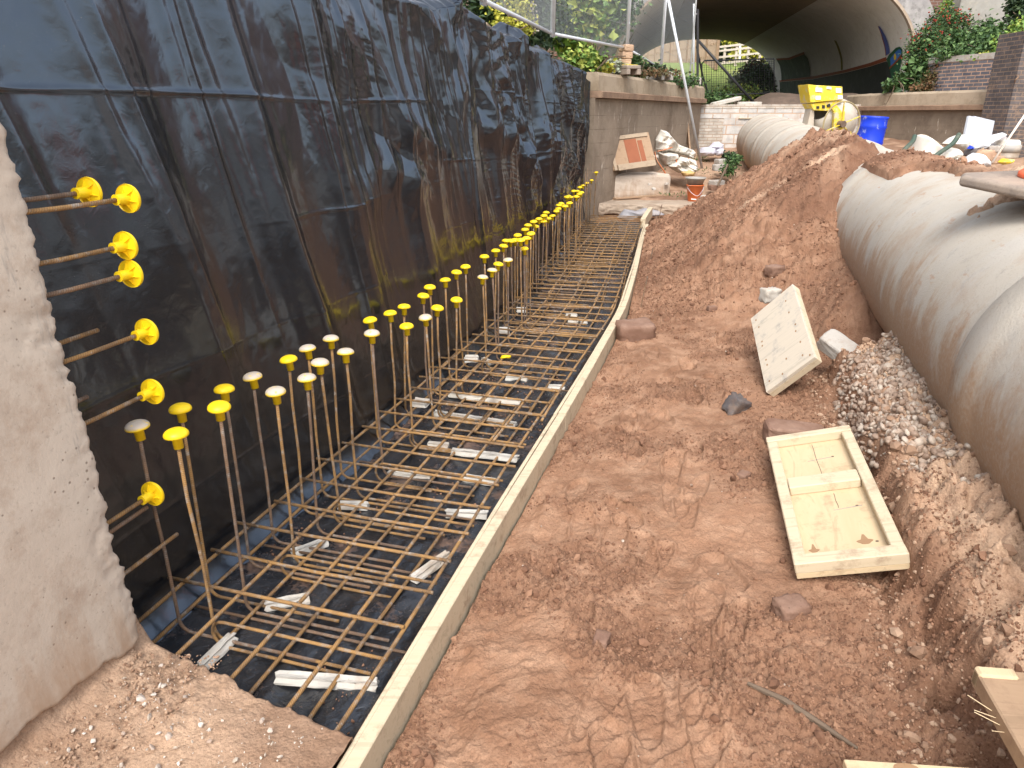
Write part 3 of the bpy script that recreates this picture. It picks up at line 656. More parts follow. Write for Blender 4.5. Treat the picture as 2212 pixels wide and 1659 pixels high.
# ------------------------------------------------------------------ black sheeting on the cut face
def ztop(y): return 2.37 + .07 * fbm(y * 1.7, y * 0, 2, 3) * 2 - .16 * ss(11.6, 12.7, y) + .13 * np.exp(-((y - 8.0) / .16) ** 2) + .12 * np.exp(-((y - 5.95) / .25) ** 2) + .09 * np.exp(-((y - 9.7) / .14) ** 2)
def sheet_disp(Y, Z, S):
    """how far the sheet stands off the wall at distance Y, height Z (S: length along the sheet)"""
    r = np.random.default_rng(23)
    hz = 2.4 - Z; yl = Y - .13 * hz
    far = ss(4.9, 6.8, Y)
    d = .11 * fbm(yl * .9, Z * .35, 31, 3) * (1 + .2 * far) + .035 * fbm(yl * 2.3, Z * .55, 32, 3)
    # broad soft swags, then long sharp tension folds running down from the top
    for i in range(22):
        p = r.uniform(-.6, 12.5); w = r.uniform(.08, .22); a = r.uniform(.02, .06); k = r.uniform(-.03, .10); ln = r.uniform(.8, 2.6)
        q = Y - (k + .12) * hz - p + .03 * np.sin(Z * 1.7 + i); d = d + a * ss(2.4 - ln - .5, 2.4 - ln + .5, Z) * np.exp(-(q / w) ** 2)
    for i in range(52):
        p = r.uniform(-.6, 5.6); w = r.uniform(.012, .034); a = r.uniform(.006, .019); top = r.uniform(2.0, 2.7); ln = r.uniform(.7, 2.5); k = r.uniform(-.04, .16)
        q = Y - (k + .12) * hz - p + .015 * np.sin(Z * 2.2 + i)
        m = ss(top - ln - .25, top - ln + .6, Z) * (.25 + .75 * ss(.9, 1.7, Z))
        d = d + a * m * (1 / (1 + (q / w) ** 2) - .12 * np.exp(-((q - 2.2 * w) / (1.6 * w)) ** 2))
    for i in range(46):
        p = r.uniform(5.0, 12.8); w = r.uniform(.012, .05); a = r.uniform(.010, .042); top = r.uniform(1.8, 2.7); ln = r.uniform(.6, 2.6); k = r.uniform(-.10, .14)
        q = Y - k * hz - .08 * hz - p + .03 * np.sin(Z * 3.1 + i)
        m = ss(top - ln - .2, top - ln + .4, Z)
        d = d + a * m * (np.exp(-np.abs(q) / w) - .6 * np.exp(-((q - 2 * w) / (1.6 * w)) ** 2))
    # hanging gathers where the loose sheet bags out over the top, far half
    g = (tri(yl * 1.05 + .35 * fbm(yl * 2, Z * .6, 41, 2)) - .5) * .13 + (tri(yl * 2.5 + .5 * fbm(yl * 3, Z * .9, 42, 2)) - .5) * .05
    d = d + g * far * ss(.3, 1.7, Z) * .75
    d = d - .15 * np.exp(-((Y - .12 * hz - 8.25) / .11) ** 2) * ss(.1, .7, Z) * (1 - ss(1.9, 2.2, Z)) + .12 * np.exp(-((Y - .05 * hz - 8.75) / .22) ** 2) * ss(.3, 1.4, Z)
    # sharp crumples: big flat facets first, then small ones in patches
    b1 = np.exp(-((Y - 4.5) / .95) ** 2) * ss(1.0, 1.5, Z)
    cm = np.clip(b1 * (.8 + 1.5 * fbm(yl * 1.3, Z * 1.3, 50, 2)) + far * ss(-.12, .15, fbm(yl * .9, Z * 1.0, 51, 3) + .12 * ss(1.0, 1.8, Z)), 0, 1)
    d = d + cm * (crumple(yl, Z * .8, 61, [1.7, 2.3, 3.1, 4.2, 5.7]) * .72 + crumple(yl, Z * .8, 62, [6, 9, 12, 16]) * .42 * (.25 + .75 * far))
    fine = ss(.02, .20, fbm(yl * 1.3 + 7, Z * 1.0, 52, 3) + .08 * ss(1.5, 2.2, Z)) * np.maximum(far, .35 * b1); d = d + fine * crumple(yl * .8, Z, 66, [10, 14, 19, 25, 33]) * .50
    # packing folds: straight, level, hair-thin creases
    zc = np.array([1.80, 1.28, .83, .36]); zf = np.array([1.96, 1.42, .95, .45])
    sw = 5.15 + .25 * (Z - 1)
    nz = .040 * fbm(Y * .8, Y * 0, 71, 2) + .006 * fbm(Y * 6, Y * 0, 72, 2)
    for a, b, am in zip(zc, zf, (1, .6, .3, .25)):
        z0 = np.where(Y < sw, a + .004 * (Y - 3), b - .03 * (Y - 5)) + nz
        t = Z - z0; br = np.maximum(.12, 2.0 * vn(Y * 1.3, Y * 0 + a * 9, 73) - .35) * am
        d = d + br * (.0055 * np.exp(-np.abs(t) / .0045) + .0025 * np.exp(-np.maximum(t, 0) / .012) * (t > 0) + .0035 * np.exp(np.minimum(t, 0) / .005) * (t <= 0))
    return d + .006 * fbm(Y * 9, Z * 7, 81, 3)
def build_sheet():
    yy = np.concatenate([np.arange(-1.6, 1.3, .03), np.arange(1.3, 6, .0062), np.arange(6, 12.82, .0075)])
    S = np.concatenate([np.arange(0, .2, .012), np.arange(.2, 2.5, .0068), np.arange(2.5, 3.15, .014)])
    Y, V = np.meshgrid(yy, S, indexing='ij'); Y = Y + .17 * np.clip(2.4 - V, 0, 3) * (1 - ss(9, 12.7, Y)); zt = ztop(Y)
    Z = np.minimum(V, zt); over = np.maximum(0, V - zt)
    d = sheet_disp(Y, np.minimum(V, zt + .1), V)
    flare = .11 * np.exp(-Z / .10)
    # the top turns back over the wall, a rounded shoulder
    rnd_ = np.clip(over / .12, 0, 1)
    back = over * (.5 + .5 * rnd_); ztp = zt + .035 * np.sin(np.clip(over / .12, 0, 1) * math.pi * .5) + (.05 * fbm(Y * 5, over * 4, 5, 3) + crumple(Y, over, 15, [2, 3, 4.5, 6]) * .5) * rnd_ - .10 * np.maximum(0, over - .2)
    endy = ss(12.45, 12.8, Y)
    o = -1.935 - .105 * Z * (1 - .75 * ss(9, 12.3, Y)) - .05 * ss(9, 12.3, Y) + d * (1 - .4 * rnd_) + flare - back - .22 * endy ** 2
    s = SL(Y); nn = np.sqrt(1 + s * s); X0 = T(Y)
    X = X0 + o; Yp = Y
    Zp = np.where(over > 0, ztp, Z) + .012
    P = np.stack([X, Yp, Zp], -1)
    me = grid_mesh('sheet', P, UV=np.stack([Y, V], -1), flip=True)
    o_ = put('wall_sheet', me, 'polythene'); tag(o_, 'tall black polythene sheet draped over the cut bank, creased and dusty', 'plastic sheet')
build_sheet()
def build_bank():
    ys = np.arange(-2, 12.75, .25); mb = MB(); prof = [(-2.22, -.3), (-2.42, 2.28), (-2.95, 2.28), (-2.95, -.3)]; n = len(prof)
    for y in ys:
        for o, z in prof: mb.v.append(lineup(y, o, z))
    for i in range(len(ys) - 1):
        for j in range(n):
            k = (j + 1) % n; mb.f.append([i * n + j, i * n + k, (i + 1) * n + k, (i + 1) * n + j]); mb.uv.append([(ys[i], prof[j][1]), (ys[i], prof[k][1]), (ys[i + 1], prof[k][1]), (ys[i + 1], prof[j][1])])
    mb.f.append([0, 1, 2, 3]); mb.uv.append([(0, 0)] * 4); b = (len(ys) - 1) * n; mb.f.append([b, b + 1, b + 2, b + 3]); mb.uv.append([(0, 0)] * 4)
    o = mb.build('old_retaining_wall', 'pier_brick'); tag(o, 'old brick retaining wall almost hidden behind the black sheet', 'wall')
build_bank()
# blocks that weigh the sheet down
def stone(name, label, c, d, rz, mat, seed, cat='stone', group=None, tilt=(0, 0), rough=.06, parent=None):
    """a chipped, slightly rounded block"""
    n = 11; u = np.linspace(-1, 1, n); faces = []
    r = np.random.default_rng(seed); dx, dy, dz = [q / 2 for q in d]
    import bmesh
    bm = bmesh.new(); bmesh.ops.create_cube(bm, size=2); bmesh.ops.subdivide_edges(bm, edges=bm.edges[:], cuts=7, use_grid_fill=True)
    for v in bm.verts:
        p = v.co.copy(); q = (abs(p.x) ** 9 + abs(p.y) ** 9 + abs(p.z) ** 9) ** (1 / 9); p = p / q
        f = float(fbm(np.array([p.x * 1.7 + seed]), np.array([p.y * 1.7 + p.z * 2.3]), seed, 4)[0]); g_ = float(fbm(np.array([p.x * 6 + p.z * 5 + seed]), np.array([p.y * 6 - p.z * 4]), seed + 4, 3)[0])
        v.co = Vector((p.x * dx, p.y * dy, p.z * dz)) * (1 + rough * 2 * f) + Vector((p.x, p.y, p.z)) * g_ * min(d) * rough * 1.2
    me = bpy.data.meshes.new(name); bm.to_mesh(me); bm.free(); me.polygons.foreach_set('use_smooth', np.full(len(me.polygons), rough > .05))
    o = put(name, me, mat, parent); o.location = c; o.rotation_euler = (tilt[0], tilt[1], rz); tag(o, label, cat, group); return o
gs = 'stones on top of the wall'
for i, (y, o, z, d, rz, lab) in enumerate([
        (4.72, -2.42, 2.43, (.30, .22, .13), 1.2, 'sandstone block on the wall top, first from the photo edge'), (5.10, -2.42, 2.43, (.3, .24, .13), 1.35, 'long rounded sandstone block on the wall top beside the fence rail'),
        (5.80, -2.33, 2.43, (.17, .16, .12), .5, 'small sandstone lump poking out of the black folds'), (7.35, -2.36, 2.40, (.36, .24, .11), 1.3, 'broken reddish stone under the flat timber offcuts'),
        (6.55, -2.45, 2.42, (.12, .12, .09), .9, 'tiny red stone chip between two humps of the sheet'), (9.9, -2.32, 2.36, (.15, .13, .12), .4, 'upright pinkish stone just past the last sheet fold')]):
    stone('coping_stone', lab, lineup(y, o, z), d, rz, 'sandstone', 40 + i, group=gs)
for i, (y, z, ln) in enumerate([(7.3, 2.482, .30), (7.36, 2.51, .26)]):
    mb = MB(); mb.box((0, 0, 0), (ln, .1, .024), chamfer=.003); o = mb.build('timber_offcut', 'grey_wood'); o.location = lineup(y, -2.36, z); o.rotation_euler = (0, .03, 1.25 + .2 * i)
    tag(o, ['grey timber offcut lying flat on the stones, lower piece', 'grey timber offcut lying flat on the stones, upper piece'][i], 'timber', 'timber offcuts on the wall top')

# ------------------------------------------------------------------ sheeting on the trench floor
def floor_z(o, y):
    X = o + T(y)
    z = .004 + .040 * (crumple(X, y, 101, [2.2, 3.1, 4.3, 6, 8.2]) * 9) * .8 + .03 * np.maximum(0, fbm(X * 2.2, y * 2.2, 102, 3)) + .009 * (crumple(X, y, 103, [9, 13, 18, 25]) * 40)
    z = z + .10 * ss(-1.78, -1.98, o) ** 2 + .07 * ss(-.96, -.87, o)
    return z
def build_floor():
    oo = np.arange(-2.0, -.872, .0075); yy = np.concatenate([np.arange(.9, 5, .009), np.arange(5, 12.35, .016)])
    O, Y = np.meshgrid(oo, yy); Z = floor_z(O, Y)
    me = grid_mesh('floor_sheet', np.stack([O + T(Y), Y, Z], -1), flip=True)
    tag(put('floor_sheet', me, 'floor_polythene_dirt'), 'muddy black polythene sheet lining the trench floor under the steel', 'plastic sheet')
    r = np.random.default_rng(9); n = 5200; y = 1.5 + 8 * r.random(n) ** 1.3; o = r.uniform(-1.8, -.9, n)
    k = fbm((o + T(y)) * 2.4, y * 1.8, 77, 3) + .25 * np.exp(-((o + 1.2) / .25) ** 2 - ((y - 2.9) / .35) ** 2) + r.uniform(-.1, .1, n) > .08; o, y = o[k], y[k]
    tag(put('trench_crumbs', scatter_mesh('trench_crumbs', np.stack([o + T(y), y, floor_z(o, y) + .003], -1), .002 + .005 * r.random(len(o)) ** 2, 5, 1, .6, .3), 'crumb'), kind='stuff')
build_floor()
mb = MB()
for i in range(24):   # earth under the sheet
    pass
tag(put('trench_bed', grid_mesh('trench_bed', np.array([[lineup(y, o, -.05 - .0 * o) for o in (-2.3, -.7)] for y in np.arange(-1, 13.2, .3)]), flip=True), 'soil'), kind='structure')

# ------------------------------------------------------------------ edge timbers
def board(name, y0, y1, z1, label, dz=0, n=10):
    t = thing(name, label, 'timber board', lineup(y0, -.85, 0), group='timber edge boards')
    for k, (oa, ob, zt) in enumerate([(-.880, -.861, z1 - .003), (-.8595, -.812, z1)]):
        mb = MB(); ys = np.linspace(y0, y1, n); prof = [(oa, -.04), (oa, zt - .003), (oa + .003, zt), (ob - .003, zt), (ob, zt - .003), (ob, -.04)]; m = len(prof)
        for y in ys:
            w = .006 * math.sin(y * 1.7 + k)
            for o, z in prof: mb.v.append(lineup(y, o + w, z + (dz * (y - y0) if z > 0 else 0)))
        for i in range(n - 1):
            for j in range(m - 1): mb.f.append([i * m + j, i * m + j + 1, (i + 1) * m + j + 1, (i + 1) * m + j]); mb.uv.append([(0, 0)] * 4)
        for b in (0, (n - 1) * m): mb.f.append([b + j for j in range(m)]); mb.uv.append([(0, 0)] * m)
        mb.build('plank', 'pine', t)
board('edge_board', .75, 3.705, .152, 'pale timber edge board along the trench, longest and closest to the footing')
board('edge_board', 3.715, 6.10, .156, 'pale timber edge board ending beside the big brown stone')
board('edge_board', 6.11, 8.9, .158, 'mud-splashed timber edge board just past the bend beside the stone')
board('edge_board', 8.91, 11.3, .150, 'mud-splashed timber edge board reaching the end of the steel mat', -.008)
t = thing('end_block', 'short upright timber block finishing the board line below the concrete slab', 'timber block', lineup(11.9, -.86, 0))
MB().beam(lineup(11.35, -.90, .13), lineup(12.45, -.82, .17), .075, .16, chamfer=.004).build('block', 'pine', t)
pins = [(1.187, 6.407, .26, .05), (1.564, 8.102, .22, .04), (2.249, 11.202, .34, .06), (2.165, 10.65, .26, -.05)]
lab = ['thin steel pin in the soil next to the brown stone', 'thin steel pin in the soil halfway along the muddy edge boards', 'taller leaning steel pin beside the end timber block', 'short steel pin leaning against the taller pin by the end block']
for (x, y, h, l), L in zip(pins, lab):
    tag(MB().tube([(x, y, .02), (x + l, y, .1 + h)], .006, 8).build('steel_pin', 'dull_rust'), L, 'steel pin', 'steel pins along the boards')

# ------------------------------------------------------------------ reinforcement mat
def cross(y0, oa, ob, z):
    s = float(SL(y0)); p = lineup(y0, -1.88, z); f = lambda o: p + Vector((1, -s, 0)) * ((o + 1.88) / (1 + s * s)); return f(oa), f(ob)
mat_t = thing('reinforcement_mat', 'rusty steel reinforcement mat tied together over black sheeting in the trench', 'steel mat', lineup(6, -1.3, 0))
LB = [-1.845, -1.60, -1.36, -1.12, -.94]
for li, zz in ((0, .150), (1, .046)):
    for bi, o in enumerate(LB):
        y = (1.20 if o > -1.7 else 1.93) - (0 if li else 0); seg = 0
        while y < 11.55:
            ln = rnd.uniform(2.6, 3.6); y2 = min(y + ln, 11.7 + rnd.uniform(-.15, .1)); off = (.015 if seg % 2 else 0) + rnd.uniform(-.004, .004); w = rnd.uniform(-.014, .014)
            pts = [lineup(y + (y2 - y) * k / 9, o + (0.02 if li else 0) + off + w * math.sin(k * .7), zz + rnd.uniform(-.003, .003)) for k in range(10)]
            MB().tube(pts, .0074, 8).build('long_bar', 'rusty_steel', mat_t, smooth=True)
            y = y2 - rnd.uniform(.35, .55); seg += 1
            if y2 > 11.5: break
ties = MB(); k = 0; cy = []
y = 2.168
while y < 12.2: cy.append(y); y += .195 * rnd.uniform(.94, 1.06)
for y in cy[:52]:
    oa, ob = -1.885 + rnd.uniform(-.03, .03), -.905 + rnd.uniform(-.03, .012)
    if y > 11.5: oa = -1.80
    a, b = cross(y, oa, ob, .1635); m = (a + b) / 2 + Vector((0, rnd.uniform(-.008, .008), rnd.uniform(-.006, .002)))
    MB().tube([a, m, b], .0068, 8).build('cross_bar', 'rusty_steel', mat_t, smooth=True)
    for o in LB:
        if rnd.random() < .72 and y < 8:
            p, _ = cross(y, o, o + .1, .157); r_ = .0115
            ties.tube([p + Vector((r_ * math.cos(q), r_ * math.sin(q), .002 + .010 * math.sin(2 * q))) for q in [i * math.pi / 4 for i in range(8)]], .0011, 4, closed=True)
            e = Vector((rnd.uniform(-1, 1), rnd.uniform(-1, 1), rnd.uniform(-.6, .5))).normalized(); ties.tube([p, p + e * .022, p + e * .03 + Vector((0, 0, -.016))], .001, 4)
y = 1.78
while y < 11.4:
    a, b = cross(y, -1.80 + rnd.uniform(-.05, .03), -.93 + rnd.uniform(-.1, .02), .034); MB().tube([a, b], .006, 6).build('cross_bar', 'dull_rust', mat_t, smooth=True); y += .39 * rnd.uniform(.9, 1.1)
for y in np.arange(2.02, 9.2, .39):   # U shaped links under the top layer
    a, b = cross(y + .03, -1.60, -.93, .135); c_, d_ = cross(y + .03, -1.60, -1.05 - rnd.uniform(0, .15), .03); u = (b - a).normalized()
    arc = [a + u * .03 + Vector((0, 0, -.0525)) + (-u * math.cos(t_) + Vector((0, 0, 1)) * math.sin(t_)) * .0525 for t_ in np.linspace(math.pi / 2, -math.pi / 2, 9)]
    MB().tube([b] + arc + [d_], .0058, 8).build('link_bar', 'rusty_steel', mat_t, smooth=True)
o = ties.build('tie_wires', 'dark_wire', mat_t); o['kind'] = 'stuff'

# ------------------------------------------------------------------ starter bars with mushroom caps
capm = {}
def cap_mesh(dusty):
    if dusty in capm: return capm[dusty]
    mb = MB(); R = .0375
    prof = [(.0085, -.040), (.0145, -.040), (.0155, -.004), (.030, -.002), (.0365, .001), (R, .005), (.0365, .0105), (.032, .0165), (.024, .0215), (.013, .0245), (.0005, .0255)]
    mb.lathe(prof, n=28); me = bpy.data.meshes.new('cap'); me.from_pydata([tuple(v) for v in mb.v], [], mb.f); me.polygons.foreach_set('use_smooth', np.full(len(me.polygons), True))
    me.materials.append(MAT['dusty_cap' if dusty else 'yellow_cap']); capm[dusty] = me; return me
CAPS = [(-1.03,1.98,0.85,2,0),(-1.19,2.06,0.84,1,1),(-0.97,2.17,0.86,2,0),(-1.14,2.25,0.82,1,0),(-1.07,2.46,0.81,1,0),(-0.88,2.46,0.8,2,1),(-1.02,2.62,0.8,1,1),(-0.82,2.66,0.78,2,1),(-0.79,2.76,0.81,2,1),(-0.95,2.86,0.79,1,0),(-0.73,2.96,0.79,2,1),(-0.91,3.01,0.79,1,1),(-0.85,3.19,0.78,1,1),(-0.66,3.21,0.8,2,1),(-0.55,3.57,0.73,2,0),(-0.74,3.58,0.76,1,0),(-0.67,3.79,0.74,1,0),(-0.48,3.81,0.71,2,1),(-0.62,3.97,0.73,1,0),(-0.43,3.98,0.72,2,0),(-0.54,4.23,0.73,1,0),(-0.34,4.25,0.7,2,0),(-0.51,4.33,0.76,1,0),(-0.44,4.62,0.74,1,0),(-0.2,4.8,0.72,2,1),(-0.38,4.82,0.75,1,0),(-0.14,4.98,0.73,2,1),(-0.33,5.01,0.75,1,0),(-0.1,5.15,0.74,2,0),(-0.03,5.36,0.73,2,1),(-0.21,5.39,0.75,1,0),(-0.13,5.69,0.74,1,0),(0.07,5.72,0.82,2,0),(0.1,5.83,0.73,2,0),(0.12,5.87,0.81,2,0),(-0.07,5.91,0.74,1,0),(-0.05,5.98,0.77,1,0),(0.16,6.05,0.82,2,0),(-0.01,6.1,0.75,1,0),(0.03,6.26,0.73,1,0),(0.05,6.34,0.76,1,0),(0.12,6.6,0.77,1,0),(0.15,6.73,0.79,1,0),(0.21,6.97,0.79,1,0),(0.23,7.07,0.73,1,0),(0.27,7.23,0.78,1,0),(0.33,7.47,0.78,1,0),(0.33,7.48,0.72,1,0),(0.36,7.64,0.79,1,0),(0.56,7.68,0.85,2,0),(0.39,7.78,0.71,1,0),(0.63,7.97,0.85,2,0),(0.45,8.06,0.7,1,0),(0.51,8.32,0.72,1,0),(0.54,8.46,0.73,1,0),(0.55,8.53,0.76,1,0),(0.76,8.61,0.85,2,0),(0.59,8.71,0.76,1,0),(0.82,8.9,0.85,2,0),(0.87,9.18,0.84,2,0),(0.69,9.22,0.78,1,0),(0.73,9.42,0.77,1,0),(0.78,9.67,0.71,1,0),(0.84,9.97,0.76,1,0),(0.92,10.35,0.72,1,0),(0.99,10.7,0.74,1,0),(1.07,11.06,0.73,1,0),(1.18,11.6,0.72,1,0),(1.33,12.34,0.7,1,0),(1.43,12.8,0.81,1,0)]
cnt = {1: 0, 2: 0}; tot = {1: sum(c[3] == 1 for c in CAPS), 2: sum(c[3] == 2 for c in CAPS)}
for x, y, z, row, dusty in CAPS:
    cnt[row] += 1; n = cnt[row]; y = min(y, 12.55)
    lx, ly = rnd.gauss(0, .012), rnd.gauss(0, .02)
    if y > 9.5: ly += .12 * (y - 9.5) / 3; z += .02
    lab = '%s capped starter bar, %s from the concrete stub, row %s' % ('dusty white' if dusty else 'yellow', ordinal(n), 'beside the black sheet' if row == 1 else 'inside the mat')
    t = thing('starter_bar', lab, 'rebar', (x + lx, y + ly, .03), group='starter bars with mushroom caps')
    top = Vector((x, y, z)); foot = Vector((x + lx, y + ly, .035)); s = float(SL(y)); u = Vector((1, -s, 0)).normalized(); R = .045
    pts = [top - Vector((0, 0, .01))] + [top.lerp(foot, k) + Vector((rnd.gauss(0, .0025), rnd.gauss(0, .0025), 0)) for k in (.3, .6)]
    pts += [foot + u * (R - R * math.cos(q)) + Vector((0, 0, R - R * math.sin(q))) for q in np.linspace(0, math.pi / 2, 6)]
    pts.append(foot + u * rnd.uniform(.42, .62) + Vector((0, 0, rnd.uniform(-.004, .006))))
    MB().tube(pts, .0062, 8).build('bar', 'rusty_steel' if rnd.random() < .6 else 'dull_rust', t, smooth=True)
    c = put('cap', cap_mesh(dusty), None, t); c.location = (x - t.location.x, y - t.location.y, z - .0255 - t.location.z); c.rotation_euler = (rnd.gauss(0, .06) - ly, rnd.gauss(0, .06) + lx, rnd.uniform(0, 6))
    if dusty: c['label'] = 'yellow mushroom cap with a dusty white top'
for i, (x, y, z) in enumerate([(1.10, 11.0, .95), (1.16, 11.3, .98), (1.24, 11.75, 1.02)]):
    tag(MB().tube([(x + .02, y, .03), (x, y + .05, z)], .006, 8).build('bare_bar', 'dull_rust', smooth=True), ['bare upright bar without cap, first of three at the far end of the black sheet', 'bare upright bar without cap, second of three at the far end of the black sheet', 'bare upright bar without cap, third of three at the far end of the black sheet'][i], 'rebar', 'bare bars at the trench end')

# ------------------------------------------------------------------ white spacers under the steel
SP = [(-1.03,1.86,-.979,2.009,0),(-.765,1.821,-.433,1.787,0),(-.916,2.176,-.771,2.222,0),(-.918,2.525,-.799,2.608,0),(-.811,2.912,-.674,2.904,0),(-.386,2.324,-.264,2.492,0),(-.302,2.834,-.114,2.818,0),(-.243,3.174,-.087,3.124,0),(-.633,3.235,-.41,3.194,0),(-.323,3.456,.031,3.365,0),(-.459,3.553,-.351,3.53,0),(-.475,4.015,.022,3.841,0),(-.59,3.95,-.50,3.92,1),(-.412,4.266,.049,4.135,0),(-.33,4.75,-.24,4.75,1),(-.217,5.003,-.142,4.909,0),(-.042,4.627,.105,4.59,0),(.234,4.457,.35,4.44,0),(-.10,5.45,-.02,5.45,1),(.043,6.08,.127,6.08,1),(.493,6.259,.587,6.227,0),(.502,6.044,.576,6.0,0),(.601,6.015,.658,6.015,0)]
big = 0; sml = 0
for i, (a, b, c, d, hi) in enumerate(SP):
    A = Vector((a, b, .02)); B = Vector((c, d, .02)); A.z = B.z = (.118 if hi else max(.012, float(floor_z(np.array([a - float(T(b))]), np.array([b]))[0]) + .004)); L = (B - A).length; u = (B - A).normalized(); v = Vector((-u.y, u.x, 0)); h = .028 if not hi else .034; w = .023 if not hi else .042
    mb = MB(); n = max(3, int(L / .03)); prof = [(-w, 0), (-w * .95, h * .25), (-w * .55, h * .72), (-w * .6, h), (-w * .12, h * .9), (w * .12, h * .9), (w * .6, h), (w * .55, h * .72), (w * .95, h * .25), (w, 0)]; m = len(prof)
    for k in range(n):
        for q, (p, z) in enumerate(prof): mb.v.append(A + u * L * k / (n - 1) + v * (p + rnd.gauss(0, .0012)) + Vector((0, 0, z + rnd.gauss(0, .0012))) + u * (rnd.uniform(-.007, .007) if k in (0, n - 1) else 0))
    for k in range(n - 1):
        for q in range(m): mb.f.append([k * m + q, k * m + (q + 1) % m, (k + 1) * m + (q + 1) % m, (k + 1) * m + q]); mb.uv.append([(0, 0)] * 4)
    for k in (0, (n - 1) * m): mb.f.append([k + q for q in range(m)]); mb.uv.append([(0, 0)] * m)
    o = mb.build('spacer', 'white_spacer')
    if hi: sml += 1; lab = 'short white spacer block wedged between the steel layers, %s from the concrete stub' % ordinal(sml)
    else: big += 1; lab = 'white grooved spacer strip on the trench sheet, %s from the concrete stub' % ordinal(big)
    tag(o, lab, 'spacer', 'white spacers under the steel mat')
o = put('cap_scrap', lump_mesh('cap_scrap', [(-.04, 0), (.04, 0), (.045, .02), (.01, .03), (-.03, .02)], .02, 3, .01, 20, 6, 24), 'yellow_cap'); o.location = (-.05, 5.0, .05); tag(o, 'broken yellow cap scrap lying on the trench sheet under the mat', 'plastic scrap')

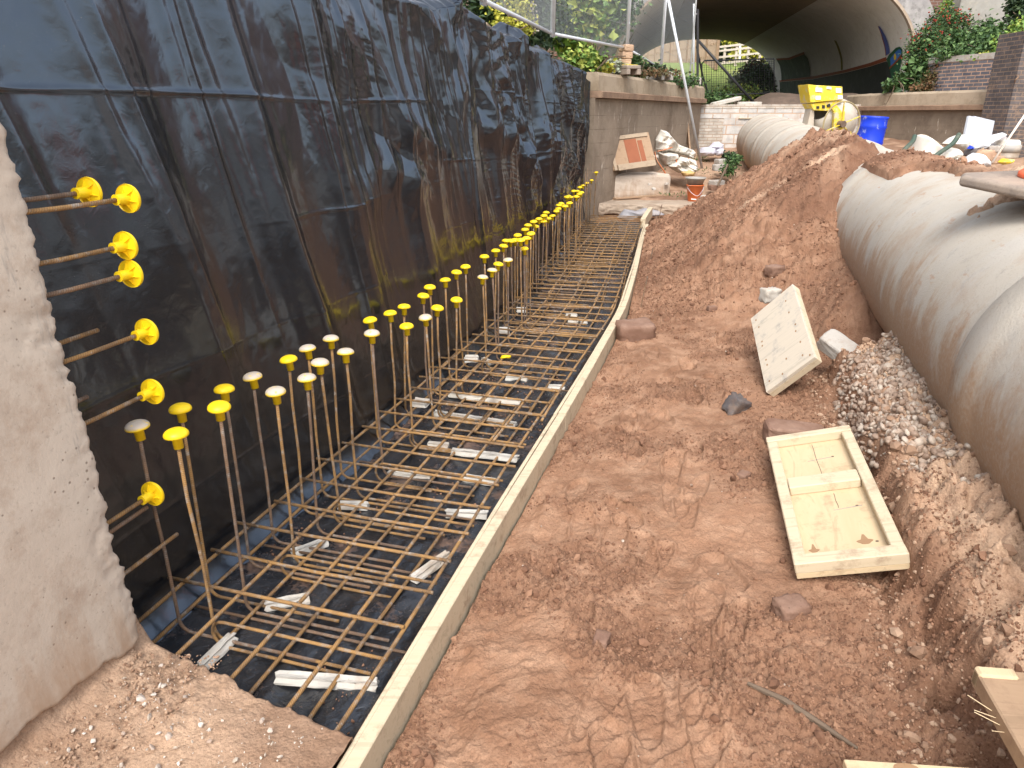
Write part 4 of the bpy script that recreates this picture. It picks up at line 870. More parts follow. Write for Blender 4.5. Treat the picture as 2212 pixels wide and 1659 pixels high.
# ------------------------------------------------------------------ cast stub of the new wall with its footing and projecting bars
stub = thing('concrete_wall_stub', 'pale cast concrete wall stub with a broken end and projecting steel bars', 'concrete wall', (float(T(1.5)) - 1.7, 1.5, 0))
def build_stub():
    zz = np.concatenate([np.arange(.08, .30, .008), np.arange(.30, 2.35, .0085)]); yf = np.concatenate([np.arange(-1.5, .7, .05), np.arange(.7, 1.765, .0085)]); nf = len(yf); ne = 40; nb = 12
    U = nf + ne + nb; P = np.zeros((U, len(zz), 3)); Z = zz[None]
    ye = 1.772 + .018 * (Z - .5) + .022 * fbm(Z * 5, Z * 0, 3, 4) + .018 * fbm(Z * 17, Z * 0, 4, 3) + .02 * fbm(Z * 45, Z * 0, 6, 2)
    of = -1.664 - .052 * (Z - .2)
    Y = np.repeat(yf[:, None], len(zz), 1) * 1.0; k = (yf[:, None] - .7) / (1.765 - .7); Y = np.where(yf[:, None] > .7, .7 + k * (ye - .7), Y)
    dn = .005 * fbm(Y * 1.2, Z * 1.2, 11, 3) + .0015 * fbm(Y * 22, Z * 22, 12, 3); edge = np.exp(-(ye - Y) / .05)
    rough = ss(.12, .24, fbm(Y * 3.2, Z * 3.6, 15, 3) * .7 + .26 * np.exp(-((Z - 1.27) / .10) ** 2) * ss(1.35, 1.62, Y) + .16 * edge - .09)
    dn = dn - rough * (.003 * np.clip(1 - wor(Y * 55, Z * 55, 16) * 1.6, 0, 1) + .006 * np.clip(fbm(Y * 30, Z * 30, 19, 4) * 2, -1, 1) + .003) - edge ** 2 * .006 * (1 + 2 * fbm(Y * 40, Z * 40, 13, 3))
    low = ss(.262, .235, Z + .06 * fbm(Y * 7, Y * 0, 14, 4) + .03 * fbm(Y * 30, Y * 0, 16, 3)); dn = dn - .045 * low
    P[:nf, :, 0] = T(Y) + of + dn; P[:nf, :, 1] = Y; P[:nf, :, 2] = Z + 0 * Y
    t = np.linspace(0, 1, ne + 1)[1:, None]; oe = of + dn[-1:] - t * .30
    Ye = ye + (.03 * fbm(t * 9 + 4, Z * 9, 17, 4) + .02 * fbm(t * 30, Z * 30, 18, 2)) * np.sin(np.minimum(1, t * 1.0) * math.pi) ** .5
    P[nf:nf + ne, :, 0] = T(Ye) + oe; P[nf:nf + ne, :, 1] = Ye; P[nf:nf + ne, :, 2] = Z
    yb = np.linspace(1.7, -1.5, nb)[:, None]; P[nf + ne:, :, 0] = T(yb) + of - .30; P[nf + ne:, :, 1] = yb; P[nf + ne:, :, 2] = Z
    me = grid_mesh('stem', P - np.array(stub.location), flip=True); put('stem', me, 'stub_concrete', stub)
    MB().add([lineup(y, o, 2.345) for o, y in ((-1.775, -1.5), (-1.775, 1.75), (-2.075, 1.75), (-2.075, -1.5))], [(0, 1, 2, 3)]).build('stem_top', 'stub_concrete', stub)
    oo = np.arange(-1.80, -.868, .008); nv = 190; V = np.linspace(0, 1, nv)
    O, W = np.meshgrid(oo, V, indexing='ij'); yed = 1.80 - .415 * (O + 1.66) + .030 * fbm(O * 8, O * 0, 5, 3) + .016 * fbm(O * 26, O * 0, 7, 3)
    q = np.minimum(W / .86, 1); Y = -.6 + (yed + .6) * q ** .8; dwn = np.clip((W - .86) / .14, 0, 1)
    X = O + T(Y); fil = .055 * np.exp(-(O + 1.70) / .03) * (.5 + vn(Y * 9, Y * 0, 3)) + .018 * np.exp(-(O + 1.66) / .13)
    Zf = .185 + .022 * fbm(X * 3, Y * 3, 19, 4) + np.clip(fil, 0, .14) + .010 * (ss(.7, .97, ((fbm(X * 5, Y * 6, 26, 4) + .5) * 6) % 1) - ((fbm(X * 5, Y * 6, 26, 4) + .5) * 6) % 1) * .6 + .014 * np.clip(1 - wor(X * 24, Y * 24, 22) * 1.5, 0, 1) * ss(.02, .16, fbm(X * 3, Y * 3, 23, 3) + .14 * np.exp(-(O + 1.66) / .2)) + .006 * fbm(X * 30, Y * 30, 24, 3) - .02 * ss(.90, 1, q)
    Zf = Zf * (1 - dwn) + (-.02) * dwn; Y = Y + .02 * np.sin(dwn * math.pi) * fbm(O * 20, dwn * 6, 25, 2) * 2
    pale = np.clip(.55 + 1.6 * fbm(X * 3.5, Y * 3.5, 28, 4), 0, 1)
    me = grid_mesh('footing', np.stack([X, Y, Zf], -1) - np.array(stub.location), atts={'pale': pale, 'damp_shade': 0 * pale + .25 * ss(.0, .2, fbm(X * 2, Y * 2, 29, 3))}); put('footing', me, 'dry_soil', stub)
    r = np.random.default_rng(12); n = 620; o = r.uniform(-1.62, -.95, n); y = r.uniform(.9, 1.7, n); k = y < 1.76 - .415 * (o + 1.66); o, y = o[k], y[k]; S = .0022 + .009 * r.random(len(o)) ** 5
    z = .193 + .022 * fbm((o + T(y)) * 3, y * 3, 19, 4) + .03 * np.exp(-(o + 1.66) / .13)
    tag(put('concrete_chips', scatter_mesh('concrete_chips', np.stack([o + T(y), y, z], -1), S, 13, 1, .5, .3), 'chip'), kind='stuff')
build_stub()
r = np.random.default_rng(31); n = 2600; o = -1.69 + .30 * r.random(n) ** 2.2; y = r.uniform(.9, 1.74, n); S = .002 + .006 * r.random(n) ** 3
tag(put('footing_crumbs', scatter_mesh('footing_crumbs', np.stack([o + T(y), y, .196 + .022 * fbm((o + T(y)) * 3, y * 3, 19, 4) + .03 * np.exp(-(o + 1.69) / .05)], -1), S, 32, 1, .7, .3), 'bench_crumb'), kind='stuff')
ATT = [(1.545, 2.048, 1), (1.52, 2.116, 1), (1.39, 2.075, 1), (1.307, 2.075, 1), (1.122, 2.092, 1), (1.16, 1.996, 0), (.982, 1.916, 0), (.932, 2.071, 1), (.608, 1.996, 1), (.576, 1.98, 0), (.416, 2.074, 0)]
for i, (z, y1, cap) in enumerate(ATT):
    o = -1.76 - (.05 if i in (0, 5, 6) else 0); a = lineup(1.70, o, z + .002); b = lineup(y1, o, z - .002)
    e = MB().tube([a, a.lerp(b, .5) + Vector((0, 0, -.003)), b], .0068, 10).build('projecting_bar', 'rusty_steel' if i % 3 else 'dull_rust', stub, smooth=True)
    if cap:
        d = (b - a).normalized(); mb = MB(); q = Vector((0, 0, 1)).rotation_difference(d).to_matrix()
        mb.lathe([(.0085, -.044), (.0155, -.044), (.0152, -.002), (.0385, .001), (.041, -.001), (.0418, .004), (.0405, .009), (.034, .015), (.02, .020), (.0005, .022)], b + d * .012, 40, q)
        for k in range(6):
            an = k * math.pi / 3; mb.add([b + d * .012 + q @ Vector(v) for v in ((.0155 * math.cos(an), .0155 * math.sin(an), -.014), (.036 * math.cos(an), .036 * math.sin(an), .001), (.0155 * math.cos(an), .0155 * math.sin(an), .001))], [(0, 1, 2)])
        mb.build('cap', 'yellow_cap', e, smooth=False)
# ------------------------------------------------------------------ the concrete pipe
def pipe_pt(y, r, a):
    c = Vector((float(T(y)) + PIPE_O, y, float(pipe_zc(np.array(y))))); s = float(SL(y)); w = Vector((1, -s, 0)).normalized()
    return c + w * (r * math.sin(a)) + Vector((0, 0, -r * math.cos(a)))
def pipe(y0, y1, label, bell=.030):
    t = thing('concrete_pipe', label, 'pipe', (float(T((y0 + y1) / 2)) + PIPE_O, (y0 + y1) / 2, .1), group='concrete pipe sections')
    R = PIPE_R; ys = [y0, y0, y0 + .012] + list(np.linspace(y0 + .05, y1 - .30, 14)) + [y1 - .24, y1 - .20, y1 - .012, y1, y1]
    rs = [R - .09, R - .012, R] + [R] * 14 + [R + bell * .5, R + bell, R + bell, R + bell - .01, R - .09]
    na = 72; P = np.zeros((len(ys), na + 1, 3)); U = np.zeros((len(ys), na + 1, 2))
    for i, (y, r) in enumerate(zip(ys, rs)):
        for j in range(na + 1):
            a = 2 * math.pi * j / na; P[i, j] = pipe_pt(y, r, a); U[i, j] = (y, (1 - math.cos(a)) / 2)
    put('barrel', grid_mesh('barrel', P - np.array(t.location), UV=U), 'pipe_concrete', t)
    return t
pipe(-1.4, 2.62, 'pale concrete pipe section with its collar cut by the photo edge', .022)
pipe(2.60, 7.0, 'long mud-streaked concrete pipe section under the traffic cone', .012)
pipe(7.02, 9.2, 'concrete pipe section buried under the soil heap, only its crown showing')
for i, (a, b) in enumerate([(9.22, 11.0), (11.0, 12.8), (12.8, 14.6), (14.6, 16.4), (16.4, 18.1)]):
    pipe(a, b, 'clean cream pipe section beyond the soil heap, %s from the block wall' % ordinal(5 - i), .018)

# ------------------------------------------------------------------ formwork panels, bricks and stones on the soil
def frame_from(o, x, y):
    Y = Vector(y).normalized(); X = Vector(x); X = (X - Y * Y.dot(X)).normalized(); Z = X.cross(Y); return Matrix((X, Y, Z)).transposed()
def rbox(mb, c, d, ch=.002): return mb.box(c, d, None, ch)
bl = Vector((1.058, 2.208, .130)); R = frame_from(bl, (.333, -.031, .098), (.213, .956, .048))
t = thing('formwork_shutter', 'framed pine formwork panel lying with its battens up beside the gravel bench', 'wooden panel', bl, R.to_euler())
W, L = .385, 1.02
rbox(MB(), (W / 2, L / 2, .012), (W - .004, L - .004, .024)).build('ply_sheet', 'pale_ply', t, local=True)
for c, d, nm in [((W / 2, .030, .047), (W, .06, .046), 'rail'), ((W / 2, L - .024, .047), (W, .048, .046), 'rail'), ((.024, L / 2, .046), (.046, L - .112, .044), 'rail'), ((W - .024, L / 2, .046), (.046, L - .112, .044), 'rail'), ((W / 2, .575, .045), (W - .10, .085, .042), 'cross_batten')]:
    rbox(MB(), c, d, .004).build(nm, 'pine', t, local=True)
for (x, y, r_) in [(.27, .155, .026), (.085, .13, .018)]:
    MB().prism([(x + r_ * math.cos(a) * (1 + .25 * math.sin(3 * a)), y + .62 * r_ * math.sin(a) + (.03 if abs(a - 1.57) < .3 else 0)) for a in np.linspace(0, 2 * math.pi, 18, endpoint=False)], .0012, (1, 0, 0), (0, 1, 0), (0, 0, 1), (0, 0, .0242)).build('knot', 'knot_wood', t, local=True)
cr = MB()
for (x, y0, y1) in [(.20, .66, .96), (.22, .40, .51)]:
    pts = [(x + .0012 * math.sin(q * 9), y0 + (y1 - y0) * q) for q in np.linspace(0, 1, 9)]; cr.prism([(a - .0013, b) for a, b in pts] + [(a + .0013, b) for a, b in pts[::-1]], .0008, (1, 0, 0), (0, 1, 0), (0, 0, 1), (0, 0, .0242))
for (x, y) in [(.27, .82), (.29, .40), (.31, .15), (.10, .10)]:
    cr.prism([(x + .006 * math.cos(a), y + .005 * math.sin(a)) for a in np.linspace(0, 2 * math.pi, 10, endpoint=False)], .0008, (1, 0, 0), (0, 1, 0), (0, 0, 1), (0, 0, .0243))
cr.build('crack', 'bark', t, local=True)
pm = MB()
for (x, y, l) in [(.16, .805, .11), (.20, .385, .11)]: pm.prism([(x, y), (x + l, y + .012), (x + l, y + .016), (x, y + .003)], .0006, (1, 0, 0), (0, 1, 0), (0, 0, 1), (0, 0, .0242))
pm.build('pencil_mark', 'grey_plastic', t, local=True)

bl = Vector((1.590, 4.09, .125)); R = frame_from(bl, (.208, -.108, .286), (.095, .71, .271))
t = thing('formwork_shutter', 'formwork panel leaning smooth grey face up against the foot of the soil heap', 'wooden panel', bl, R.to_euler())
W, L = .37, .77
rbox(MB(), (W / 2, L / 2, .011), (W, L, .022)).build('ply_sheet', 'ply_face', t, local=True)
for c, d in [((.024, L / 2, -.0225), (.046, L - .1, .044)), ((W - .024, L / 2, -.0225), (.046, L - .1, .044)), ((W / 2, .024, -.0225), (W, .047, .044)), ((W / 2, L - .024, -.0225), (W, .047, .044))]:
    rbox(MB(), c, d, .003).build('rail', 'pine', t, local=True)
cr = MB()
for (x, y) in [(.04, .07), (.05, .22), (.05, .27), (.045, .42), (.05, .46), (.05, .62), (.04, .71), (.30, .08), (.31, .2), (.30, .32), (.31, .38), (.29, .53), (.29, .66), (.14, .05), (.19, .15), (.345, .04)]:
    cr.prism([(x + .006 * math.cos(a), y + .009 * math.sin(a)) for a in np.linspace(0, 2 * math.pi, 9, endpoint=False)], .0008, (1, 0, 0), (0, 1, 0), (0, 0, 1), (0, 0, .0223))
cr.build('screw_hole', 'knot_wood', t, local=True)

def on_soil(x, y): return float(soil_h(np.array([x - float(T(y))]), np.array([y]))[0])
stone('brown_stone', 'big brown squarish stone touching the timber edge board at the bend', (.99, 5.50, on_soil(.99, 5.5) + .055), (.285, .19, .17), .15, 'brown_brick', 3, tilt=(.12, -.06), rough=.11)
stone('brick', 'reddish brown brick half sunk behind the framed formwork panel', (1.505, 3.44, .155), (.31, .13, .105), -.08, 'brown_brick', 4, 'brick', tilt=(.1, .08), rough=.05)
stone('grey_block_brick', 'grey stone block tipped between the leaning panel and the gravel', (2.12, 4.30, .33), (.33, .155, .10), -.85, 'grey_block', 5, 'stone block', tilt=(.3, .42), rough=.04)
stone('dark_stone', 'small dark angular stone on the trodden soil', (1.335, 3.90, on_soil(1.335, 3.9) + .03), (.11, .10, .12), .5, 'dark_stone', 9, tilt=(.3, .4), rough=.16)
stone('pale_stone', 'pale rough stone peeping out above the leaning panel', (1.90, 5.12, .50), (.13, .10, .10), .3, 'pale_concrete', 14, rough=.15)
rr = random.Random(4)
for i, (x, y, s, lab) in enumerate([(1.13, 3.08, .05, 'fist-sized soil clod on the path left of the framed panel'), (.98, 2.05, .085, 'rounded soil-caked stone against the near edge of the framed panel'), (.30, 1.92, .05, 'small clod lying by the edge board nearest the footing'), (2.35, 6.3, .12, 'brown stone bedded in the lower face of the soil heap'), (1.75, 6.05, .06, 'pinkish pebble on the slope below the soil heap')]):
    stone('soil_clod' if 'clod' in lab else 'brown_stone', lab, (x, y, on_soil(x, y) + s * .12), (s * 1.3, s, s * .8), rr.uniform(0, 3), 'brown_brick', 60 + i, 'clod' if 'clod' in lab else 'stone', rough=.14)
t_ = [(.72, 1.70), (.80, 1.62), (.88, 1.53), (.935, 1.445)]
tag(MB().tube([(x, y, on_soil(x, y) + .012) for x, y in t_], [.006, .011, .009, .004], 6).build('bark_strip', 'bark'), 'curved dark strip of bark pressed into the trodden soil', 'bark')
R = Matrix.Rotation(-.20, 3, 'Z')
t = thing('timber_offcut', 'thick weathered board end with splintered corner, cut off by the photo edge', 'timber', (1.325, 1.16, .435), (.05, -.04, -.16))
MB().box((0, 0, 0), (.42, .42, .05), None, .004).build('board', 'brown_wood', t, local=True)
MB().box((-.165, .196, .006), (.09, .035, .052), None, .006).build('splintered_end', 'pale_ply', t, local=True)
for k in range(7):
    a = Vector((-.21, .10 - .02 * k, .0)); MB().tube([a, a + Vector((-.03 - .02 * rnd.random(), rnd.uniform(-.02, .03), rnd.uniform(-.01, .02)))], .0012, 4).build('splinter', 'pale_ply', t, local=True) if k < 4 else None
t = thing('formwork_shutter', 'pale plywood panel edge at the very bottom of the photo', 'wooden panel', (1.015, 1.075, .262), (.03, -.02, -.10))
MB().box((0, 0, 0), (.45, .40, .024), None, .002).build('ply_sheet', 'pale_ply', t, local=True)
MB().box((0, .175, -.033), (.45, .045, .04), None, .003).build('rail', 'pine', t, local=True)
MB().prism([(-.085 + .03 * math.cos(a), .185 + .014 * math.sin(a)) for a in np.linspace(0, 6.28, 12, endpoint=False)], .0012, (1, 0, 0), (0, 1, 0), (0, 0, 1), (0, 0, .0121)).build('knot', 'knot_wood', t, local=True)

# traffic cone standing on the pipe
cz = 1.395; cx, cyy = 2.635, 3.55
t = thing('traffic_cone', 'orange traffic cone on a dusty black rubber base on top of the pipe', 'traffic cone', (cx, cyy, cz), (.07, -.02, .22))
s = .33; k = .085; oc = [(-s, -s + k), (-s + k, -s), (s - k, -s), (s, -s + k), (s, s - k), (s - k, s), (-s + k, s), (-s, s - k)]
mb = MB(); lev = [(.0, .97), (.012, 1), (.040, 1), (.053, .965), (.060, .55), (.060, .45)]
for z, f in lev:
    for x, y in oc: mb.v.append(Vector((x * f, y * f, z)))
for i in range(len(lev) - 1):
    for j in range(8): mb.f.append([i * 8 + j, i * 8 + (j + 1) % 8, (i + 1) * 8 + (j + 1) % 8, (i + 1) * 8 + j]); mb.uv.append([(0, 0)] * 4)
mb.f += [list(range(8)), [(len(lev) - 1) * 8 + j for j in range(8)]]; mb.uv += [[(0, 0)] * 8] * 2
mb.build('base', 'rubber', t, local=True, bevel=.006)
MB().lathe([(.165, .058), (.172, .064), (.172, .082), (.160, .092), (.148, .098), (.140, .120), (.035, .93), (.028, .94), (.001, .94)], n=40).build('cone_body', 'cone_orange', t, True, local=True)
MB().lathe([(.0925, .45), (.0945, .452), (.0705, .652), (.068, .652)], n=40).build('reflective_band', 'white_label', t, True, local=True)

# ------------------------------------------------------------------ end of the dig: slab, block, rubbish
def at(x, y, Y):
    """pixel of the 2212-wide photograph and its distance -> a point"""
    c, s = math.cos(math.radians(20.858)), math.sin(math.radians(20.858)); u = (x - 1106) / 1534; v = (y - 829.5) / 1534
    r = Vector((u, c - v * s, -s - v * c)); return r * (Y / r.y) + Vector((0, 0, CAM_H))
def build_slab():
    xs = np.linspace(1.50, 4.0, 150); v = np.linspace(0, 1, 60); X, V = np.meshgrid(xs, v, indexing='ij'); top = np.clip(V / .6, 0, 1); dn = np.clip((V - .6) / .28, 0, 1); un = np.clip((V - .88) / .12, 0, 1)
    fe = 12.92 - .12 * (X - 1.5) + .07 * fbm(X * 3, X * 0, 4, 4) + .04 * fbm(X * 12, X * 0, 6, 3)
    Y = 13.6 - (13.6 - fe) * top + .25 * un - .02 * np.sin(dn * 3.14) + .05 * fbm(X * 8, V * 14, 5, 3) * (dn > 0)
    Z = .255 + .012 * fbm(X * 4, Y * 4, 7, 3) - dn * (.185 + .05 * fbm(X * 4, X * 0, 9, 3)) - un * .03
    o = put('concrete_slab', grid_mesh('concrete_slab', np.stack([X, Y, Z], -1)), 'old_concrete'); tag(o, 'broken edge of an old concrete slab closing the trench', 'concrete slab')
build_slab()
def build_endsoil():
    xs = np.arange(1.0, 4.6, .02); zz = np.linspace(-.2, .34, 40); X, Z = np.meshgrid(xs, zz, indexing='ij'); Y = 12.98 + .08 * fbm(X * 3, Z * 4, 3, 4) + .05 * fbm(X * 12, Z * 12, 5, 3) - .30 * ss(.12, -.2, Z) + .0 * X
    P = np.stack([X, Y, np.minimum(Z, .2)], -1); tag(put('trench_end', grid_mesh('trench_end', P, atts={'pale': 0 * X, 'damp_shade': 0 * X + .3}), 'soil'), kind='structure')
build_endsoil()
o = put('crumpled_sheet', lump_mesh('crumpled_sheet', [(-.42, -.04), (-.3, .1), (-.1, .07), (.05, .12), (.3, .07), (.42, .0), (.2, -.03), (.1, -.1), (-.1, -.03), (-.28, -.13)], .10, 8, .05, 7, 14, 90), 'scrap_grey')
o.location = at(1385, 464, 12.6); tag(o, 'crumpled grey plastic scrap hanging under the broken slab', 'plastic scrap')
t = thing('concrete_block', 'long weathered concrete block lying against the end of the black sheet', 'concrete block', (2.36, 14.05, .25), (0, 0, .33))
mb = MB(); me_ = stone('body', None, (0, 0, .20), (1.28, .55, .48), 0, 'stub_concrete', 21, None, rough=.025, parent=t)
tag(MB().beam((1.88, 13.42, .285), (2.98, 13.95, .30), .10, .03, chamfer=.004).build('timber_lath', 'brown_wood'), 'thin timber lath along the foot of the concrete block', 'timber')
p = at(1363, 327, 13.75); R = frame_from(p, (.93, .36, -.02), (-.24, .34, .90)); R = R @ Matrix.Rotation(math.pi / 2, 3, 'X').inverted()
t = thing('old_hatch', 'old wooden board with rusty red patch leaning behind the concrete block', 'wooden panel', p, R.to_euler())
MB().box((0, 0, 0), (.92, .03, .62), None, .003).build('board', 'brown_wood', t, local=True)
MB().box((.02, -.027, .27), (.78, .022, .07), None, .003).build('batten', 'grey_wood', t, local=True); MB().box((-.42, -.027, -.02), (.06, .022, .6), None, .003).build('batten', 'grey_wood', t, local=True)
MB().box((.02, -.018, -.01), (.26, .007, .46), None, .002).build('rust_patch', 'rust_plate', t, local=True); MB().box((.22, -.0175, -.03), (.10, .006, .42), None, .002).build('rust_patch', 'rust_plate', t, local=True)
MB().box((.02, -.05, -.285), (.80, .03, .11), None, .004).build('lower_batten', 'grey_wood', t, local=True)
p = at(1351, 348, 14.35); o = put('slate_piece', lump_mesh('slate_piece', [(-.24, -.07), (.22, -.07), (.24, .0), (.17, .08), (-.22, .08)], .03, 5, .008, 7, 8, 40), 'green_slate'); o.location = p; tag(o, 'grey green slate piece propped in front of the old board', 'slate')
tag(MB().tube([at(1297, 351, 14.5), at(1345, 347, 14.9), at(1422, 339, 15.6)], .045, 14).build('plastic_pipe', 'dirty_white_pipe'), 'dirty white plastic pipe behind the concrete block', 'pipe')
r = np.random.default_rng(5); mb = MB(); c0 = at(1334, 350, 14.3)
for i in range(70):
    a = c0 + Vector((r.normal(0, .12), r.normal(0, .06), r.uniform(-.06, .05))); d = Vector((r.normal(0, .09), r.normal(0, .05), r.normal(0, .04))); mb.tube([a, a + d * .6 + Vector((0, 0, .02)), a + d * 1.3], .004, 4)
tag(mb.build('straw_tuft', 'straw'), 'tuft of orange straw under the old board', 'straw')
def bag(name, label, cat, px, Y, mat, depth, seed, amp=.10, freq=4, group=None, sc=1, parent=None, fold=.05, power=2.0):
    P = [at(x, y, Y) for x, y in px]; c = sum(P, Vector()) / len(P)
    me = lump_mesh(name, [(q.x - c.x, q.z - c.z) for q in P], depth, seed, amp, freq, 26, 160, power=power, fold=fold)
    o = put(name, me, mat, parent); o.location = c if parent is None else c - parent.location; 
    if label: tag(o, label, cat, group)
    return o
t = thing('bulk_bag', 'collapsed dirty white bulk bag with orange straps by the leaning steel pole', 'bulk bag', at(1460, 372, 14.9))
bag('bag_cloth', None, None, [(1414, 323), (1414, 302), (1422, 290), (1427, 280), (1439, 283), (1452, 302), (1470, 314), (1498, 324), (1503, 331), (1497, 343), (1475, 334), (1450, 329), (1430, 330)], 14.75, 'cloth_white', .05, 3, .34, 4.2, parent=t, fold=.20, power=5)
bag('bag_cloth', None, None, [(1420, 329), (1440, 327), (1462, 331), (1467, 345), (1463, 360), (1450, 362), (1432, 356), (1424, 344)], 14.7, 'cloth_white', .06, 5, .34, 4.5, parent=t, fold=.22, power=4)
bag('bag_cloth', None, None, [(1440, 358), (1455, 349), (1470, 338), (1490, 342), (1502, 346), (1507, 362), (1500, 374), (1482, 377), (1462, 372)], 14.55, 'cloth_white', .07, 7, .36, 4.5, parent=t, fold=.22, power=4)
bag('bag_hollow', None, None, [(1462, 333), (1490, 338), (1500, 350), (1490, 372), (1462, 366)], 15.0, 'brown_wood', .08, 8, .06, 5, parent=t)
for pts in ([(1414, 328), (1418, 345), (1428, 360), (1437, 374)], [(1420, 327), (1440, 322), (1452, 318)], [(1460, 338), (1462, 355), (1468, 366), (1478, 374)], [(1487, 342), (1492, 356), (1503, 366)]):
    q = bez(*[at(x, y, 14.42) for x, y in pts], n=6); mb = MB()
    for i in range(len(q) - 1): mb.beam(q[i], q[i + 1] + (q[i + 1] - q[i]) * .1, .012, .055, (0, -1, .2))
    mb.build('strap', 'strap_orange', t)
mb = MB()
for i in range(6): pass
tag(bag('plastic_scraps', 'torn clear and yellow scraps under the bulk bag', 'plastic scrap', [(1470, 372), (1490, 366), (1503, 372), (1498, 380), (1475, 380)], 14.3, 'straw', .1, 9, .06))
b0 = at(1500, 422, 13.35); b0.z = .24
t = thing('orange_bucket', 'muddy orange builder bucket standing on the slab', 'bucket', b0)
MB().lathe([(.001, .0), (.105, .0), (.112, .01), (.148, .285), (.160, .287), (.160, .302), (.146, .302), (.143, .29), (.105, .02), (.001, .02)], n=36).build('body', 'orange_bucket', t, True, local=True)
MB().tube(bez((-.15, -.02, .26), (-.09, -.14, .17), (.02, -.16, .12), (.12, -.10, .22), (.15, .0, .28), n=6), .004, 6).build('handle', 'galvanised', t, local=True)
MB().tube([(-.09, -.145, .06), (.0, -.16, .055)], .010, 8).build('grip', 'white_label', t, local=True)
p = b0 + Vector((.0, .02, .303)); t = thing('mixing_tub', 'grey cement-caked mixing tub stacked in the orange bucket', 'tub', p)
MB().lathe([(.001, -.02), (.13, -.02), (.168, .10), (.185, .10), (.185, .125), (.165, .125), (.125, .0), (.001, .0)], n=36).build('body', 'grey_plastic', t, True, local=True)
pole = [at(1516, 363, 15.4), at(1442, -10, 14.2)]
tag(MB().tube(pole, .0255, 14).build('steel_pole', 'galvanised', smooth=True), 'long galvanised scaffold pole leaning across the canal wall corner', 'pole')
tag(MB().beam(at(1491, 346, 18.0), at(1477, 172, 18.55), .04, .14, (0, -1, .1), .003).build('leaning_plank', 'brown_wood'), 'weathered plank propped upright against the canal wall beside the steel pole', 'timber')
sp = 'white sacks by the block wall'
bag('rubble_sack', 'white sack slumped on the ground by the brickwork, fullest of the sacks', 'sack', [(1508, 330), (1514, 319), (1530, 317), (1545, 319), (1546, 330), (1540, 337), (1515, 338)], 17.3, 'sack_lilac', .26, 21, .06, 5, sp)
bag('rubble_sack', 'white sack with a tied neck resting on top of the other sacks', 'sack', [(1531, 318), (1540, 308), (1552, 306), (1561, 311), (1560, 322), (1548, 325)], 17.35, 'sack_lilac', .22, 22, .07, 5, sp)
bag('rubble_sack', 'narrow white sack squeezed against the cream pipe', 'sack', [(1545, 324), (1555, 318), (1562, 320), (1560, 334), (1552, 337), (1545, 335)], 17.2, 'sack_lilac', .18, 23, .06, 5, sp)
for i, (x, y, Y, d, rz, m, lab) in enumerate([(1561, 352, 15.6, (.30, .22, .16), .3, 'grey_block', 'pale concrete block on the ground beside the cream pipe'), (1556, 362, 15.2, (.30, .2, .13), .1, 'grey_block', 'grey concrete block in front of the pale block by the weeds'), (1548, 396, 13.9, (.26, .2, .12), .5, 'grey_block', 'square grey block at the foot of the soil heap'), (1545, 405, 13.8, (.24, .18, .10), .2, 'brown_brick', 'brick under the square grey block at the foot of the soil heap'), (1535, 400, 14.0, (.1, .08, .10), .1, 'brown_brick', 'brick stub standing on end near the orange bucket')]):
    stone('block' if i < 3 else 'brick', lab, at(x, y, Y), d, rz, m, 80 + i, 'block' if i < 3 else 'brick', rough=.04)
tag(MB().tube([at(1550, 402, 13.6), at(1572, 355, 13.75)], [.022, .016], 8).build('wooden_stake', 'bark'), 'rough wooden stake sticking out of the soil heap toe', 'stake')
for i, (x, y, Y) in enumerate([(1404, 398, 13.6), (1440, 397, 13.9), (1412, 408, 13.5), (1525, 425, 13.3)]):
    stone('litter_stone', ['white pebble by the timber lath', 'shiny pebble by the timber lath, the one farther along', 'small white chip on the slab below the lath', 'flat grey stone beside the orange bucket'][i], at(x, y, Y), (.07, .06, .04) if i < 3 else (.22, .16, .06), i, 'white_spacer' if i < 3 else 'grey_block', 90 + i, rough=.1)
# ------------------------------------------------------------------ canal walls, block wall
def wall_strip(name, label, line, prof, mats, parent=None, flipn=1):
    """extrude a profile (offset towards the canal, z) along a plan line"""
    pts = [Vector((x, y, 0)) for x, y in line]; n = len(pts); nr = []
    for i in range(n):
        t = (pts[min(i + 1, n - 1)] - pts[max(i - 1, 0)]).normalized(); nr.append(Vector((t.y, -t.x, 0)) * flipn)
    mb = MB(); m = len(prof); L = 0
    for i in range(n):
        for o, z in prof: mb.v.append(pts[i] + nr[i] * o + Vector((0, 0, z)))
    per = [0]
    for j in range(m): per.append(per[-1] + math.dist(prof[j], prof[(j + 1) % m]))
    for i in range(n - 1):
        d = (pts[i + 1] - pts[i]).length
        for j in range(m):
            k = (j + 1) % m; mb.f.append([i * m + j, i * m + k, (i + 1) * m + k, (i + 1) * m + j]); mb.uv.append([(L, per[j]), (L, per[j + 1]), (L + d, per[j + 1]), (L + d, per[j])])
        L += d
    for b in (0, (n - 1) * m): mb.f.append([b + j for j in range(m)]); mb.uv.append([(0, 0)] * m)
    return mb.build(name, mats, parent)
def canal_wall(label, line, zt, flipn, face_mat='canal_concrete'):
    t = thing('canal_wall', label, 'wall', (line[0][0], line[0][1], 0))
    wall_strip('wall_face', None, line, [(0, -.4), (0, zt - .395), (-.5, zt - .395), (-.5, -.4)], face_mat, t, flipn)
    wall_strip('ledge', None, line, [(.12, zt - .39), (.13, zt - .30), (.10, zt - .285), (-.5, zt - .285), (-.5, zt - .39)], 'ledge_stone', t, flipn)
    wall_strip('coping', None, line, [(.06, zt - .282), (.05, zt - .05), (.01, zt), (-.55, zt), (-.55, zt - .282)], 'coping_concrete', t, flipn)
def curve2(pts, n=10): return [(v.x, v.y) for v in bez(*[(x, y, 0) for x, y in pts], n=n)]
